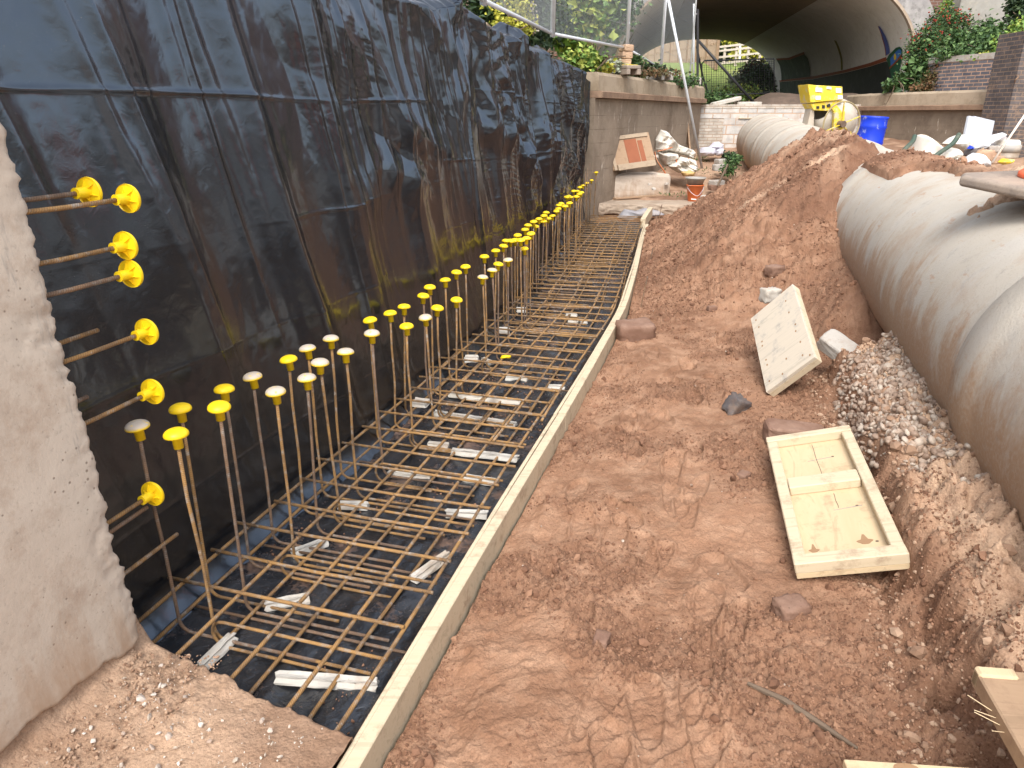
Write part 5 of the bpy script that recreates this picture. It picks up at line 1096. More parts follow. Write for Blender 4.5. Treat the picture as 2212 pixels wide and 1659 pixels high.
LW = curve2([(1.36, 12.55), (1.95, 13.7), (2.85, 15.5), (3.75, 17.3), (4.55, 18.75), (4.85, 19.6), (4.75, 20.6)])
canal_wall('curved concrete canal wall with a weedy coping, from the black sheet to the block wall', LW, 2.38, 1)
RW = curve2([(9.05, 20.6), (8.95, 19.5), (9.02, 18.6), (9.30, 17.2), (9.95, 15.0), (10.6, 12.0), (11.0, 8), (11.2, 0)])
canal_wall('stained concrete canal wall behind the blue barrel and the heap of rubbish', RW, 2.21, 1, 'darker_canal_concrete')
t = thing('block_wall', 'pale block and brick dam wall across the canal with a capping course', 'wall', (7, 19.6, .5))
def vbox(x0, x1, y0, y1, z0, z1): return MB().box(((x0 + x1) / 2, (y0 + y1) / 2, (z0 + z1) / 2), (x1 - x0, y1 - y0, z1 - z0))
vbox(4.7, 9.2, 19.46, 19.8, 1.635, 1.865).build('block_course', 'pale_block', t); vbox(5.45, 9.2, 19.462, 19.8, .4, 1.632).build('block_course', 'pale_block', t); vbox(4.7, 5.447, 19.47, 19.8, .4, 1.632).build('brickwork', 'pale_brick', t); vbox(4.7, 9.2, 19.45, 19.8, 1.868, 1.965).build('capping_course', 'pale_brick', t)
vbox(5.8, 7.0, 19.42, 19.5, 1.628, 1.645).build('timber_strip', 'pine', t)
for i, (x, y, Y, d, rz, tl) in enumerate([(1568, 219, 19.65, (.75, .3, .10), .1, -.22), (1617, 224, 19.65, (.62, .3, .09), -.05, 0)]):
    stone('stone_slab', ['pale stone slab tilted on the block wall next to the wire fence', 'flat pale stone slab lying level on the block wall'][i], at(x, y, Y), d, rz, 'pale_concrete', 30 + i, 'stone slab', 'slabs on the block wall', (0, tl), .03)
# land on both sides, floor of the tunnel, bank beyond
def line_x(line, y):
    a = np.array(line); o = np.argsort(a[:, 1]); return np.interp(y, a[o, 1], a[o, 0])
def terrace():
    ys = np.arange(-3, 20.5, .12); k = np.concatenate([[0, .04], np.linspace(.1, 1, 40) ** 2 * 30]); Y, K = np.meshgrid(ys, k, indexing='ij')
    xe = np.where(Y < 12.7, T(Y) - 2.7, line_x(LW, Y) - .48); X = xe - K
    Z = 2.30 + .05 * (Y > 12.7) + .28 * ss(.1, 1.6, K) + .05 * fbm(X * 2, Y * 2, 6, 4)
    tag(put('terrace_ground', grid_mesh('terrace_ground', np.stack([X, Y, Z], -1), atts={'pale': 0 * X + .2, 'damp_shade': 0 * X}, flip=False), 'lawn'), kind='structure')
    Y, K = np.meshgrid(np.arange(0, 20.5, .15), k, indexing='ij'); X = line_x(RW, Y) + .5 + K; Z = 2.16 + .25 * ss(.3, 2, K) + .05 * fbm(X * 2, Y * 2, 6, 4)
    tag(put('bank_ground', grid_mesh('bank_ground', np.stack([X, Y, Z], -1), flip=True), 'dry_soil'), kind='structure')
    X, Y = np.meshgrid(np.arange(2, 16, .1), np.arange(19.75, 41, .1)); n = fbm(X * 1.5, Y * 1.5, 8, 4)
    Z = 1.75 + .30 * ss(20, 22.5, Y) + .16 * n + .05 * fbm(X * 6, Y * 6, 9, 3) + .38 * ss(1.3, .2, np.abs(Y - 20.9)) * ss(6.1, 7.2, X) + .35 * ss(36, 41, Y)
    tag(put('tunnel_floor', grid_mesh('tunnel_floor', np.stack([X, Y, Z], -1), flip=True), 'shaded_earth'), kind='structure')
    X, Y = np.meshgrid(np.linspace(-45, 70, 200), np.concatenate([np.linspace(39.6, 60, 90), np.linspace(61, 140, 30)])); Z = 2.4 + np.clip(Y - 39.6, 0, 7.0) * .315 + np.clip(Y - 46.6, 0, 30) * .03 + .15 * fbm(X * .6, Y * .6, 12, 4)
    tag(put('grass_bank', grid_mesh('grass_bank', np.stack([X, Y, Z], -1), flip=True), 'lawn'), kind='structure')
terrace()

# ------------------------------------------------------------------ the bridge with its tunnel
br = thing('bridge', 'dark brick bridge with a wide white plastered tunnel and boat mural', 'bridge', (6.65, 20.5, 2.1))
NA, EX = 96, 2.5
def arch(y, th, grow=0.0):
    c = 6.65 + .155 * (y - 20.5); a = 3.95 - .1 * (y - 20.5) / 18.5 + grow; b = 2.78 + grow
    ct, st = math.cos(th), math.sin(th); return Vector((c + a * math.copysign(abs(ct) ** (2 / EX), ct), y, 2.4 + b * abs(st) ** (2 / EX)))
def inner(y, th, off=0.0):
    p = arch(y, max(th, 0)); q = arch(y, max(th, 0), -off); return q if th >= 0 else q + Vector((0, 0, th * 3.5))
def vault(name, t0, t1, mat, n=40):
    ys = np.linspace(20.5, 39, 24); th = np.linspace(t0, t1, n); P = np.array([[inner(y, q) for q in th] for y in ys])
    return put(name, grid_mesh(name, P - np.array(br.location)), mat, br)
TS = 1.12
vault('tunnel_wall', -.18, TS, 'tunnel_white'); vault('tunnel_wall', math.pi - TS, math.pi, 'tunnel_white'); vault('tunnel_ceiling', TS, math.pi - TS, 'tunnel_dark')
ths = np.linspace(0, math.pi, NA)
def face(y, outer, mat, name, inn, dy=0):
    P = []
    for q in ths:
        a = arch(20.5, q, inn); b = outer(q); P.append([Vector((a.x, y, a.z)), Vector((b.x, y, b.z))])
    P = np.array(P); U = P[:, :, [0, 2]]; return put(name, grid_mesh(name, P - np.array(br.location), UV=U, smooth=False), mat, br)
def ring(y0, y1, g0, g1):
    mb = MB()
    for i, q in enumerate(ths):
        for y, g in ((y1, g0), (y0, g0), (y0, g1), (y1, g1)):
            a = arch(20.5, q, g); mb.v.append(Vector((a.x, y, a.z)))
    for i in range(NA - 1):
        for j in range(3): mb.f.append([i * 4 + j, i * 4 + j + 1, (i + 1) * 4 + j + 1, (i + 1) * 4 + j]); mb.uv.append([(0, 0)] * 4)
    return mb
ring(20.40, 20.52, 0.0, .06).build('arch_edge', 'old_concrete', br); ring(20.42, 20.52, .062, .62).build('arch_ring', 'ring_concrete', br)
MB().box((10.95, 20.47, 1.9), (.60, .10, 1.0)).build('pier_foot', 'ring_concrete', br); MB().box((2.35, 20.47, 1.9), (.60, .10, 1.0)).build('pier_foot', 'ring_concrete', br)
def out_rect(q):
    c = Vector((math.cos(q), 0, math.sin(q))); X = 22; Zt = 6.2; k = min(X / max(abs(c.x), 1e-6), Zt / max(c.z, 1e-6)); return Vector((6.65 + c.x * k, 0, 2.4 + c.z * k))
face(20.5, out_rect, 'dark_brick', 'brick_face', .55)
MB().add([(-15.35, 20.5, 1.0), (2.3, 20.5, 1.0), (2.3, 20.5, 2.4), (-15.35, 20.5, 2.4)], [(0, 1, 2, 3)], [[(-15, 1), (2.3, 1), (2.3, 2.4), (-15, 2.4)]]).build('brick_face', 'dark_brick', br)
MB().add([(11.0, 20.5, 1.0), (28.6, 20.5, 1.0), (28.6, 20.5, 2.4), (11.0, 20.5, 2.4)], [(0, 1, 2, 3)], [[(11, 1), (28, 1), (28, 2.4), (11, 2.4)]]).build('brick_face', 'dark_brick', br)
def out2(q): p = out_rect(q); return Vector((p.x + 2.9, 0, p.z))
P = []
for q in ths:
    a = arch(39, q, 0); b = out2(q); P.append([Vector((a.x, 39.02, a.z)), Vector((b.x, 39.02, b.z))])
put('far_face', grid_mesh('far_face', np.array(P) - np.array(br.location), smooth=False), 'dark_brick', br)
vbox(-15, 28, 20.52, 39, 6.5, 8.6).build('deck', 'old_concrete', br)
# boat painted on the tunnel wall (flat paint, a few mm thick)
MUR = [('mural_stripe', 'red_paint', [(37.91,.233),(31.1,.196),(26.85,.196),(24.0,.216),(22.52,.239),(22.51,.203),(24.02,.183),(26.85,.167),(31.11,.162),(37.82,.212)]),
 ('mural_hull', 'black_paint', [(31.11,.16),(26.84,.165),(24.02,.181),(22.51,.201),(22.21,.154),(22.19,.126),(21.40,.203),(21.49,.103),(21.75,.0),(21.8,-.05),(24.83,-.05),(28.81,-.05),(31.07,-.05)]),
 ('mural_stern', 'mural_green', [(37.82,.209),(31.11,.16),(30.99,-.05),(37.6,-.05)]),
 ('mural_bow_edge', 'green_paint', [(22.51,.216),(22.28,.252),(21.67,.301),(21.35,.303),(21.2,.27),(21.28,.178),(21.48,.089),(21.70,.0),(21.83,.0),(21.58,.09),(21.39,.205),(22.19,.122),(22.25,.215)]),
 ('mural_bow_panel', 'blue_paint', [(22.18,.216),(21.73,.264),(21.43,.283),(21.29,.268),(21.3,.237),(21.73,.187),(22.14,.153)]),
 ('mural_oval', 'yellow_mural', [(21.88,.225),(21.83,.246),(21.74,.254),(21.69,.233),(21.69,.207),(21.75,.194),(21.85,.198)]),
 ('mural_bow_stripe', 'red_paint', [(22.22,.128),(22.21,.146),(21.73,.182),(21.28,.235),(21.29,.214),(21.73,.166)]),
 ('mural_tiller', 'plum_paint', [(22.4,.562),(22.31,.548),(22.21,.439),(22.16,.335),(22.16,.268),(22.48,.25),(22.46,.324),(22.48,.417)]),
 ('mural_tiller_edge', 'red_paint', [(22.42,.566),(22.39,.555),(22.455,.417),(22.435,.324),(22.455,.25),(22.51,.25),(22.50,.324),(22.52,.417)]),
 ('mural_post', 'mural_ochre', [(26.89,.577),(26.68,.559),(26.73,.445),(26.75,.344),(26.86,.199),(27.09,.203),(26.98,.326),(26.97,.44)]),
 ('mural_cabin', 'mural_green', [(36.75,.574),(31.5,.534),(31.29,.454),(31.43,.269),(31.6,.203),(37.19,.231),(36.72,.479)]),
 ('mural_cabin_roof', 'red_paint', [(36.62,.613),(34.32,.553),(31.33,.562),(31.42,.526),(34.35,.516),(36.72,.578)])]
def paint(name, mat, poly, lift, side=0):
    import bmesh
    bm = bmesh.new(); vs = [bm.verts.new((y, t, 0)) for y, t in poly]; bm.faces.new(vs); bmesh.ops.triangulate(bm, faces=bm.faces[:])
    for _ in range(4):
        es = [e for e in bm.edges if abs(e.verts[0].co.y - e.verts[1].co.y) > .03 or abs(e.verts[0].co.x - e.verts[1].co.x) > .8]
        if es: bmesh.ops.subdivide_edges(bm, edges=es, cuts=1); bmesh.ops.triangulate(bm, faces=bm.faces[:])
    for v in bm.verts:
        p = inner(v.co.x, v.co.y if not side else math.pi - v.co.y, lift) if v.co.y >= 0 or not side else inner(v.co.x, v.co.y, lift); v.co = p - br.location
    me = bpy.data.meshes.new(name); bm.to_mesh(me); bm.free(); return put(name, me, mat, br)
for i, (nm, m, poly) in enumerate(MUR): paint(nm, m, poly, .006 + .003 * i)
rr = random.Random(3)
for i in range(9):
    y0 = 21.5 + i * 1.9; h0 = rr.uniform(.05, .25); paint('mural_patch', rr.choice(['mural_teal', 'mural_ochre', 'mural_teal', 'black_paint']), [(y0, h0), (y0 + rr.uniform(.6, 1.7), h0 + rr.uniform(0, .1)), (y0 + rr.uniform(.6, 1.7), h0 + rr.uniform(.2, .45)), (y0 + rr.uniform(.0, .5), h0 + rr.uniform(.25, .5))], .006 + .003 * i, 1)

# ------------------------------------------------------------------ brickwork and buttress at the tunnel mouth
t = thing('curved_parapet', 'curved blue brick parapet with a header coping on the canal coping', 'wall', at(2100, 190, 17.3))
PL = curve2([(10.2, 19.7), (9.75, 18.9), (9.72, 18.2), (9.95, 17.3), (10.25, 16.3), (10.55, 15.2)], 8)
wall_strip('brickwork', None, PL, [(0, 2.0), (0, 2.83), (-.23, 2.83), (-.23, 2.0)], 'blue_brick', t, 1); wall_strip('coping', None, PL, [(.012, 2.833), (.012, 2.955), (-.25, 2.955), (-.25, 2.833)], 'grey_block', t, 1)
t = thing('brick_pier', 'dark blue brick pier with a rusty hook at the photo edge', 'brick pier', (10.55, 14.9, .5))
P0 = at(2163, 180, 14.9)
MB().box((P0.x + .75, 14.9, 1.9), (1.5, .8, 2.55)).build('brickwork', 'pier_brick', t)
MB().tube(bez(at(2197, 163, 14.47), at(2200, 166, 14.40), at(2194, 172, 14.38), at(2192, 177, 14.45), n=5), .012, 8).build('hook', 'dull_rust', t)
t = thing('buttress', 'tall grey concrete buttress in blocks behind the bushes', 'buttress', at(2120, 190, 19.8))
a = at(2052, 60, 19.9); b = at(2190, 60, 19.9)
for z0, z1 in ((2.0, 3.35), (3.362, 4.62), (4.632, 6.2), (6.212, 8.0)): MB().box(((a.x + b.x) / 2, 20.05, (z0 + z1) / 2), (b.x - a.x, .85, z1 - z0), None, .02).build('concrete_block', 'buttress_concrete', t)

# ------------------------------------------------------------------ site fence on the coping
J = [at(985, -30, 5.0), at(1043, 17, 6.9), at(1193, 84, 10.2), at(1354, 112, 14.0), at(1427, 155, 16.3), at(1490, 180, 18.6)]
fl = ['mesh fence panel cut off by the photo top, first from the black sheet', 'mesh fence panel behind the folded sheet top', 'long mesh fence panel in front of the bright creeper', 'narrow mesh fence panel over the yellow topped foot', 'last mesh fence panel before the tunnel mouth']
for i in range(5):
    a, b = J[i].copy(), J[i + 1].copy(); d = (b - a).normalized(); a += d * .05; b -= d * .05; H = 2.0
    t = thing('site_fence', fl[i], 'fence panel', a, group='galvanised site fence panels'); U = Vector((0, 0, 1)); L = (b - a).length
    MB().tube([a + U * .02, a + U * (H - .12), a + d * .10 + U * H, b - d * .10 + U * H, b + U * (H - .12), b + U * .02], .021, 10).build('frame', 'galvanised', t, True)
    MB().tube([a + U * .06, b + U * .06], .021, 10).build('bottom_rail', 'galvanised', t, True)
    w = MB(); n = int(L / .052)
    for k in range(1, n): q = a + (b - a) * k / n; w.tube([q + U * .06, q + U * H], .0019, 4, caps=False)
    for z in (.42, .82, 1.22, 1.62): w.tube([a + U * z, b + U * z], .0026, 4, caps=False)
    w.build('wire_mesh', 'fence_wire', t)
    for z in (.45, 1.5): MB().tube([b + U * z, b + d * .11 + U * z], .022, 8).build('coupler', 'galvanised', t)
tag(MB().tube([at(1498, 180, 18.9), at(1499, 8, 18.9)], .023, 10).build('fence_post', 'galvanised', smooth=True), 'single galvanised tube standing at the end of the site fence by the tunnel', 'post')
def foot(p, label, mat, top, group='fence feet'):
    t = thing('fence_block', label, 'fence foot', p, (0, 0, .45), group)
    mb = MB(); mb.box((0, .0, .12), (.30, .55, .06), None, .01); mb.box((-.11, 0, .045), (.075, .55, .09), None, .006); mb.box((.11, 0, .045), (.075, .55, .09), None, .006); mb.build('body', mat, t, local=True)
    if top: MB().box((-.02, -.09, .156), (.22, .30, .012)).build('yellow_top', 'yellow_paint', t, local=True)
    return t
p3 = at(1350, 160, 13.75); p3.z = 2.385; foot(p3, 'dark fence foot with a yellow top under three stacked stones', 'rubber', True)
for k in range(3): stone('brick', ['lowest stone of the stack on the yellow topped fence foot', 'middle stone of the stack on the yellow topped fence foot', 'topmost stone of the stack on the yellow topped fence foot'][k], p3 + Vector((-.01 + .01 * k, .06, .21 + .115 * k)), (.22 - .01 * k, .20, .112), .3 * k, 'sandstone', 110 + k, 'stone', 'stones on the fence foot', rough=.05)
p4 = at(1424, 175, 16.0); p4.z = 2.385; foot(p4, 'grey hollow fence foot holding the middle of the fence', 'grey_block', False); stone('brick', 'single flat stone on the grey hollow fence foot', p4 + Vector((0, .05, .21)), (.30, .22, .10), .2, 'sandstone', 115, 'stone', rough=.05)
p5 = at(1487, 190, 18.3); p5.z = 2.385; foot(p5, 'grey fence foot at the tunnel end of the fence', 'grey_block', False)
# black mesh barrier and prop inside the tunnel mouth
YB = 22.3; A = [at(1516, 206, YB), at(1516, 138, YB), at(1522, 131, YB), at(1672, 127, YB), at(1672, 201, YB)]
t = thing('mesh_barrier', 'black framed wire barrier standing in the tunnel mouth', 'barrier', A[0])
MB().tube(A, .022, 8).build('frame', 'black_steel', t, True); MB().tube([at(1530, 206, YB), at(1672, 201, YB)], .022, 8).build('frame', 'black_steel', t, True)
w = MB()
for k in range(1, 30): x = 1516 + k * 5.2; w.tube([at(x, 205, YB), at(x, 131 if k > 1 else 140, YB)], .0035 if k % 2 else .006, 4, caps=False)
for k in range(1, 15): y = 206 - k * 5; w.tube([at(1516, y, YB), at(1672, y - 4, YB)], .003, 4, caps=False)
w.build('wire_mesh', 'black_steel', t); MB().tube([at(1505, 100, 21.2), at(1518, 165, 21.5), at(1533, 212, 21.7)], .025, 8).build('leg', 'black_steel', t)
tag(MB().tube([at(1505, 84, 20.1), at(1634, 228, 19.95)], .034, 10).build('black_prop', 'black_steel', smooth=True), 'black steel prop slanting down from the tunnel mouth to the block wall', 'pole')
tag(MB().beam(at(1507, 20, 19.2), at(1507, 196, 19.2), .05, .05).build('black_post', 'black_steel'), 'upright black post at the edge of the tunnel mouth', 'post')

# ------------------------------------------------------------------ rubbish, mixer and barrel on the far side of the pipe
YM = 14.4; m0 = at(1805, 300, YM)
mx = thing('concrete_mixer', 'cement-splashed yellow concrete mixer with a big hand wheel behind the soil heap', 'concrete mixer', (m0.x, YM, .9))
c = at(1803, 262, YM); R = Matrix.Rotation(.5, 3, 'Z') @ Matrix.Rotation(-1.05, 3, 'Y')
MB().lathe([(.001, -.36), (.20, -.355), (.30, -.30), (.405, -.10), (.415, .0), (.405, .10), (.30, .34), (.215, .42), (.20, .42), (.285, .33), (.001, -.2)], c + Vector((.02, .12, 0)), 32, R).build('drum', 'splash_cement', mx, True)
def hpx(pts, Y, d, name, mat):
    P = [at(x, y, Y) for x, y in pts]; c0 = P[0]; return MB().prism([((q - c0).x, (q - c0).z) for q in P], d, o=c0).build(name, mat, mx, bevel=.012)
hpx([(1745, 182), (1762, 184), (1820, 187), (1821, 216), (1806, 217), (1751, 222)], YM - .30, .50, 'motor_cover', 'yellow_paint')
hpx([(1750, 224), (1758, 238), (1790, 240), (1803, 230), (1822, 217), (1806, 217)], YM - .26, .42, 'control_box', 'yellow_paint')
for pts in ([(1762, 189), (1776, 190), (1776, 199), (1762, 198)], [(1786, 187), (1796, 188), (1796, 193), (1786, 192)], [(1806, 190), (1817, 191), (1817, 201), (1806, 200)], [(1762, 207), (1773, 207), (1773, 215), (1762, 215)], [(1810, 206), (1820, 206), (1820, 214), (1810, 214)]):
    hpx(pts, YM - .315, .012, 'label', 'white_label').modifiers.clear()
for pts in ([(1764, 229), (1770, 229), (1770, 235), (1764, 235)], [(1776, 227), (1782, 227), (1782, 234), (1776, 234)], [(1786, 226), (1793, 224), (1795, 230), (1787, 232)]): hpx(pts, YM - .275, .012, 'switch', 'black_steel').modifiers.clear()
hpx([(1795, 232), (1806, 224), (1818, 240), (1808, 250)], YM - .34, .10, 'bracket', 'yellow_paint'); hpx([(1803, 242), (1826, 240), (1822, 300), (1800, 300)], YM - .42, .10, 'frame_post', 'yellow_paint'); hpx([(1760, 230), (1752, 236), (1738, 300), (1757, 300)], YM - .2, .30, 'mixer_apron', 'splash_cement')
wc = at(1818, 268, YM - .50); rw = .385; Rw = Matrix.Rotation(.25, 3, 'Z')
MB().tube([wc + Rw @ Vector((rw * math.cos(a), 0, rw * math.sin(a))) for a in np.linspace(0, 2 * math.pi, 40, endpoint=False)], .014, 8, closed=True).build('hand_wheel', 'wheel_paint', mx, True)
for a in (.35, 1.6, 3.5, 5.6): MB().beam(wc, wc + Rw @ Vector((rw * math.cos(a), 0, rw * math.sin(a))), .012, .045, (0, -1, 0)).build('spoke', 'yellow_paint', mx)
MB().lathe([(.001, -.06), (.06, -.06), (.06, .06), (.001, .06)], wc, 14, Rw @ Matrix.Rotation(math.pi / 2, 3, 'X')).build('hub', 'dull_rust', mx)
for sx in (-.35, .3): MB().tube([(m0.x + sx, YM - .25, .85), (m0.x + sx * .6, YM - .1, 1.5)], .03, 8).build('leg', 'yellow_paint', mx)
b = at(1876, 300, 15.6); t = thing('blue_barrel', 'open bright blue plastic barrel with cement smears against the canal wall', 'barrel', (b.x, 15.6, .86), (.0, .06, 0))
MB().lathe([(.001, 0), (.24, 0), (.255, .03), (.262, .3), (.275, .33), (.262, .36), (.265, .60), (.278, .63), (.265, .66), (.262, .78), (.272, .80), (.272, .835), (.25, .835), (.245, .1), (.001, .1)], n=36).build('body', 'blue_plastic', t, True, local=True)
jr = 'rubbish along the canal wall'; YJ = 11.6
bag('rubble_bag', 'big open white bulk bag lying on the rubbish between two green tubes', 'bag', [(1951, 348), (1966, 325), (1980, 292), (1990, 290), (2003, 308), (2035, 318), (2052, 318), (2066, 333), (2060, 346), (2040, 352), (2010, 356), (1975, 354)], YJ, 'cloth_white', .35, 31, .14, 3.6, jr, fold=.16)
bag('rubble_bag', 'dull beige bag mouth folding open behind the white bulk bag', 'bag', [(1983, 290), (1995, 290), (2012, 302), (2030, 313), (2010, 316), (1995, 305)], YJ + .2, 'grey_wood', .12, 32, .08, 4, jr)
bag('rubble_bag', 'white rounded bag in the rubbish under the white foam boards', 'bag', [(2035, 310), (2050, 298), (2070, 290), (2100, 292), (2102, 310), (2090, 325), (2068, 330), (2050, 320)], YJ + .5, 'cloth_white', .25, 33, .10, 4, jr, fold=.1)
bag('paper_sack', 'white and blue torn paper sack lying across the rubbish', 'sack', [(2098, 322), (2104, 308), (2140, 292), (2165, 286), (2172, 289), (2150, 300), (2128, 316), (2108, 328)], YJ + .2, 'cloth_clean', .12, 34, .06, 5, jr, fold=.06)
bag('plastic_sack', 'pale bluish plastic sack standing in front of the rubbish', 'sack', [(2077, 360), (2090, 338), (2102, 330), (2118, 332), (2132, 350), (2130, 360), (2100, 366)], YJ - .7, 'cloth_clean', .2, 35, .06, 4, jr, fold=.07)
bag('plastic_sack', 'small crumpled white sack at the foot of the leaning wooden lath', 'sack', [(2056, 356), (2066, 342), (2090, 340), (2095, 350), (2080, 362), (2060, 362)], YJ - .5, 'cloth_white', .15, 36, .06, 5, jr, fold=.06)
bag('dark_scrap', 'dark torn plastic scrap in the rubbish beside the paper sack', 'plastic scrap', [(2120, 318), (2140, 306), (2166, 290), (2172, 296), (2160, 312), (2140, 322)], YJ + .45, 'scrap_grey', .15, 37, .09, 6, jr)
bag('brown_sack', 'brown dirty sack corner inside the open white bag', 'sack', [(2030, 352), (2050, 330), (2064, 334), (2072, 348), (2066, 356), (2045, 358)], YJ - .25, 'brown_wood', .12, 38, .08, 5, jr)
t = thing('insulation_sheet', 'white foam insulation board leaning upright on the canal wall, front one', 'foam board', at(2108, 284, 12.6), (-.2, .18, .2)); MB().box((0, 0, 0), (.44, .05, .42), None, .003).build('sheet', 'foam_board', t, local=True)
t = thing('insulation_sheet', 'second white foam insulation board peeping out behind the front one', 'foam board', at(2118, 284, 12.75), (-.2, .18, .2)); MB().box((0, 0, 0), (.44, .05, .42), None, .003).build('sheet', 'foam_board', t, local=True)
tag(MB().tube(bez(at(1935, 344, YJ - .3), at(1955, 322, YJ - .3), at(1971, 306, YJ - .2), at(1976, 294, YJ - .1), n=6), .034, 10).build('green_tube', 'green_tube', smooth=True), 'short dark green tube leaning left of the open white bag', 'tube', 'dark green tubes')
tag(MB().tube(bez(at(1992, 358, YJ - .6), at(2030, 330, YJ - .6), at(2058, 310, YJ - .5), at(2072, 290, YJ - .4), n=6), .034, 10).build('green_tube', 'green_tube', smooth=True), 'long dark green tube lying across the open white bag', 'tube', 'dark green tubes')
tag(MB().beam(at(2070, 360, YJ - .6), at(2122, 322, YJ - .4), .02, .075, (0, -1, .5), .002).build('wooden_lath', 'brown_wood'), 'flat brown lath leaning on the rubbish', 'timber')
tag(MB().tube([at(2143, 352, 9.6), at(2214, 248, 9.6)], .014, 8).build('broom_stick', 'pale_rail', smooth=True), 'long thin pale wooden handle slanting up past the white drum', 'handle')
b = at(2172, 324, YJ + .3); t = thing('white_drum', 'dusty white plastic drum beside the wooden handle', 'drum', (b.x, b.y, b.z - .12)); MB().lathe([(.001, 0), (.185, 0), (.195, .02), (.195, .16), (.202, .165), (.202, .19), (.188, .195), (.18, .25), (.15, .275), (.001, .28)], n=32).build('body', 'dirty_white_pipe', t, True, local=True)
MB().lathe([(.2, .09), (.207, .09), (.207, .2), (.2, .2)], n=32).build('grey_band', 'grey_plastic', t, True, local=True)
for i, (x, y, d, m, lab) in enumerate([(2128, 335, (.38, .2, .16), 'sandstone', 'brownish stone block in the rubbish under the dark scrap'), (2100, 330, (.2, .16, .1), 'dark_stone', 'small dark stone wedged under the paper sack'), (2148, 345, (.3, .2, .12), 'sandstone', 'flat sandy stone below the white drum'), (2150, 322, (.22, .16, .1), 'grey_block', 'grey rubble piece next to the white drum'), (2060, 325, (.12, .1, .1), 'blue_plastic', None), (2095, 318, (.14, .1, .07), 'blue_plastic', None)]):
    if lab: stone('rubble_stone', lab, at(x, y, YJ - .1), d, .3 * i, m, 130 + i, 'stone', jr, rough=.07)
    else: bag('blue_scrap', 'blue plastic scrap poking out under the %s' % ('round white bag' if i == 4 else 'paper sack'), 'plastic scrap', [(x - 7, y + 3), (x, y - 4), (x + 8, y), (x + 4, y + 5)], YJ - .15, m, .05, 140 + i, .03, 8, jr)
bag('yellow_scrap', 'bright yellow plastic scrap beside the cone base', 'plastic scrap', [(2155, 350), (2165, 342), (2190, 344), (2185, 352), (2165, 356)], YJ - 1.2, 'yellow_paint', .08, 150, .05, 6, jr)

# ------------------------------------------------------------------ far fence, rails, trees
t = thing('board_fence', 'tall close-boarded timber fence on the grass beyond the tunnel', 'wooden fence', (11.5, 47, 4.5))
A = at(1345, 148, 62); B = at(1545, 146, 45); n = 12
for i in range(n):
    a = A.lerp(B, i / n); b = A.lerp(B, (i + 1) / n); a.z = 4.75 - .25 * i / n; b.z = 4.75 - .25 * (i + 1) / n; d = (b - a).normalized(); L = (b - a).length; nb = int(L / .19); mb = MB()
    for k in range(nb):
        c_ = a + (b - a) * (k + .5) / nb; mb.beam(c_ - Vector((0, 0, .3)), c_ + Vector((0, 0, 1.9 + rnd.uniform(-.01, .01))), .02, .165, d.cross(Vector((0, 0, 1))))
    mb.build('board_panel', 'fence_wood', t); MB().beam(b + Vector((0, -.14, -.4)), b + Vector((0, -.14, 2.02)), .17, .14, (0, 1, 0)).build('post', 'brown_wood', t); rl = MB(); [rl.beam(a + Vector((0, -.10, z)), b + Vector((0, -.10, z)), .05, .10) for z in (.35, 1.0, 1.7)]; rl.build('rail', 'brown_wood', t)
t = thing('rail_fence', 'weathered post and rail fence above the grass bank', 'wooden fence', (14, 46, 4.5)); A = at(1537, 150, 46.5); B = at(1720, 132, 44.5)
for i in range(8):
    p = A.lerp(B, i / 7); MB().beam(p + Vector((0, 0, -.5)), p + Vector((0, 0, 1.25)), .13, .13, (0, 1, 0)).build('post', 'pale_rail', t)
for z in (.28, .62, .96, 1.2 - .02): MB().beam(A + Vector((0, -.09, z)), B + Vector((0, -.09, z)), .05, .11).build('rail', 'pale_rail', t)
tag(MB().tube([at(1597, 148, 47.5), at(1600, 60, 47.5)], .075, 10).build('white_post', 'white_paint'), 'slim white pole behind the post and rail fence', 'pole')
def tree(name, label, x, y, z, h, blobs, n, size, mat, seed, tr=.12):
    t = thing(name, label, 'tree', (x, y, z)); r = random.Random(seed)
    tk = MB(); top = Vector((x + r.uniform(-.2, .2), y, z + h)); tk.tube([(x, y, z - .3), (x + .1, y, z + h * .4), top], [tr, tr * .75, tr * .3], 8)
    for b in blobs[:7]:
        s0 = Vector((x, y, z)).lerp(top, r.uniform(.35, .8)); e = Vector(b[:3]); tk.tube([s0, s0.lerp(e, .5) + Vector((0, 0, .15)), e], [tr * .4, tr * .25, tr * .1], 6)
    tk.build('trunk', 'bark', t); o = foliage('crown', blobs, n, size, mat, seed); o.parent = t; o.matrix_parent_inverse = Matrix.Translation(-Vector((x, y, z))); return t
def ball(cx, cy, cz, r, n, seed, sz=1.0):
    q = random.Random(seed); return [(cx + q.gauss(0, r * .5), cy + q.gauss(0, r * .4), cz + q.gauss(0, r * .45) * sz, r * q.uniform(.3, .55), r * q.uniform(.3, .55), r * q.uniform(.25, .45)) for _ in range(n)]
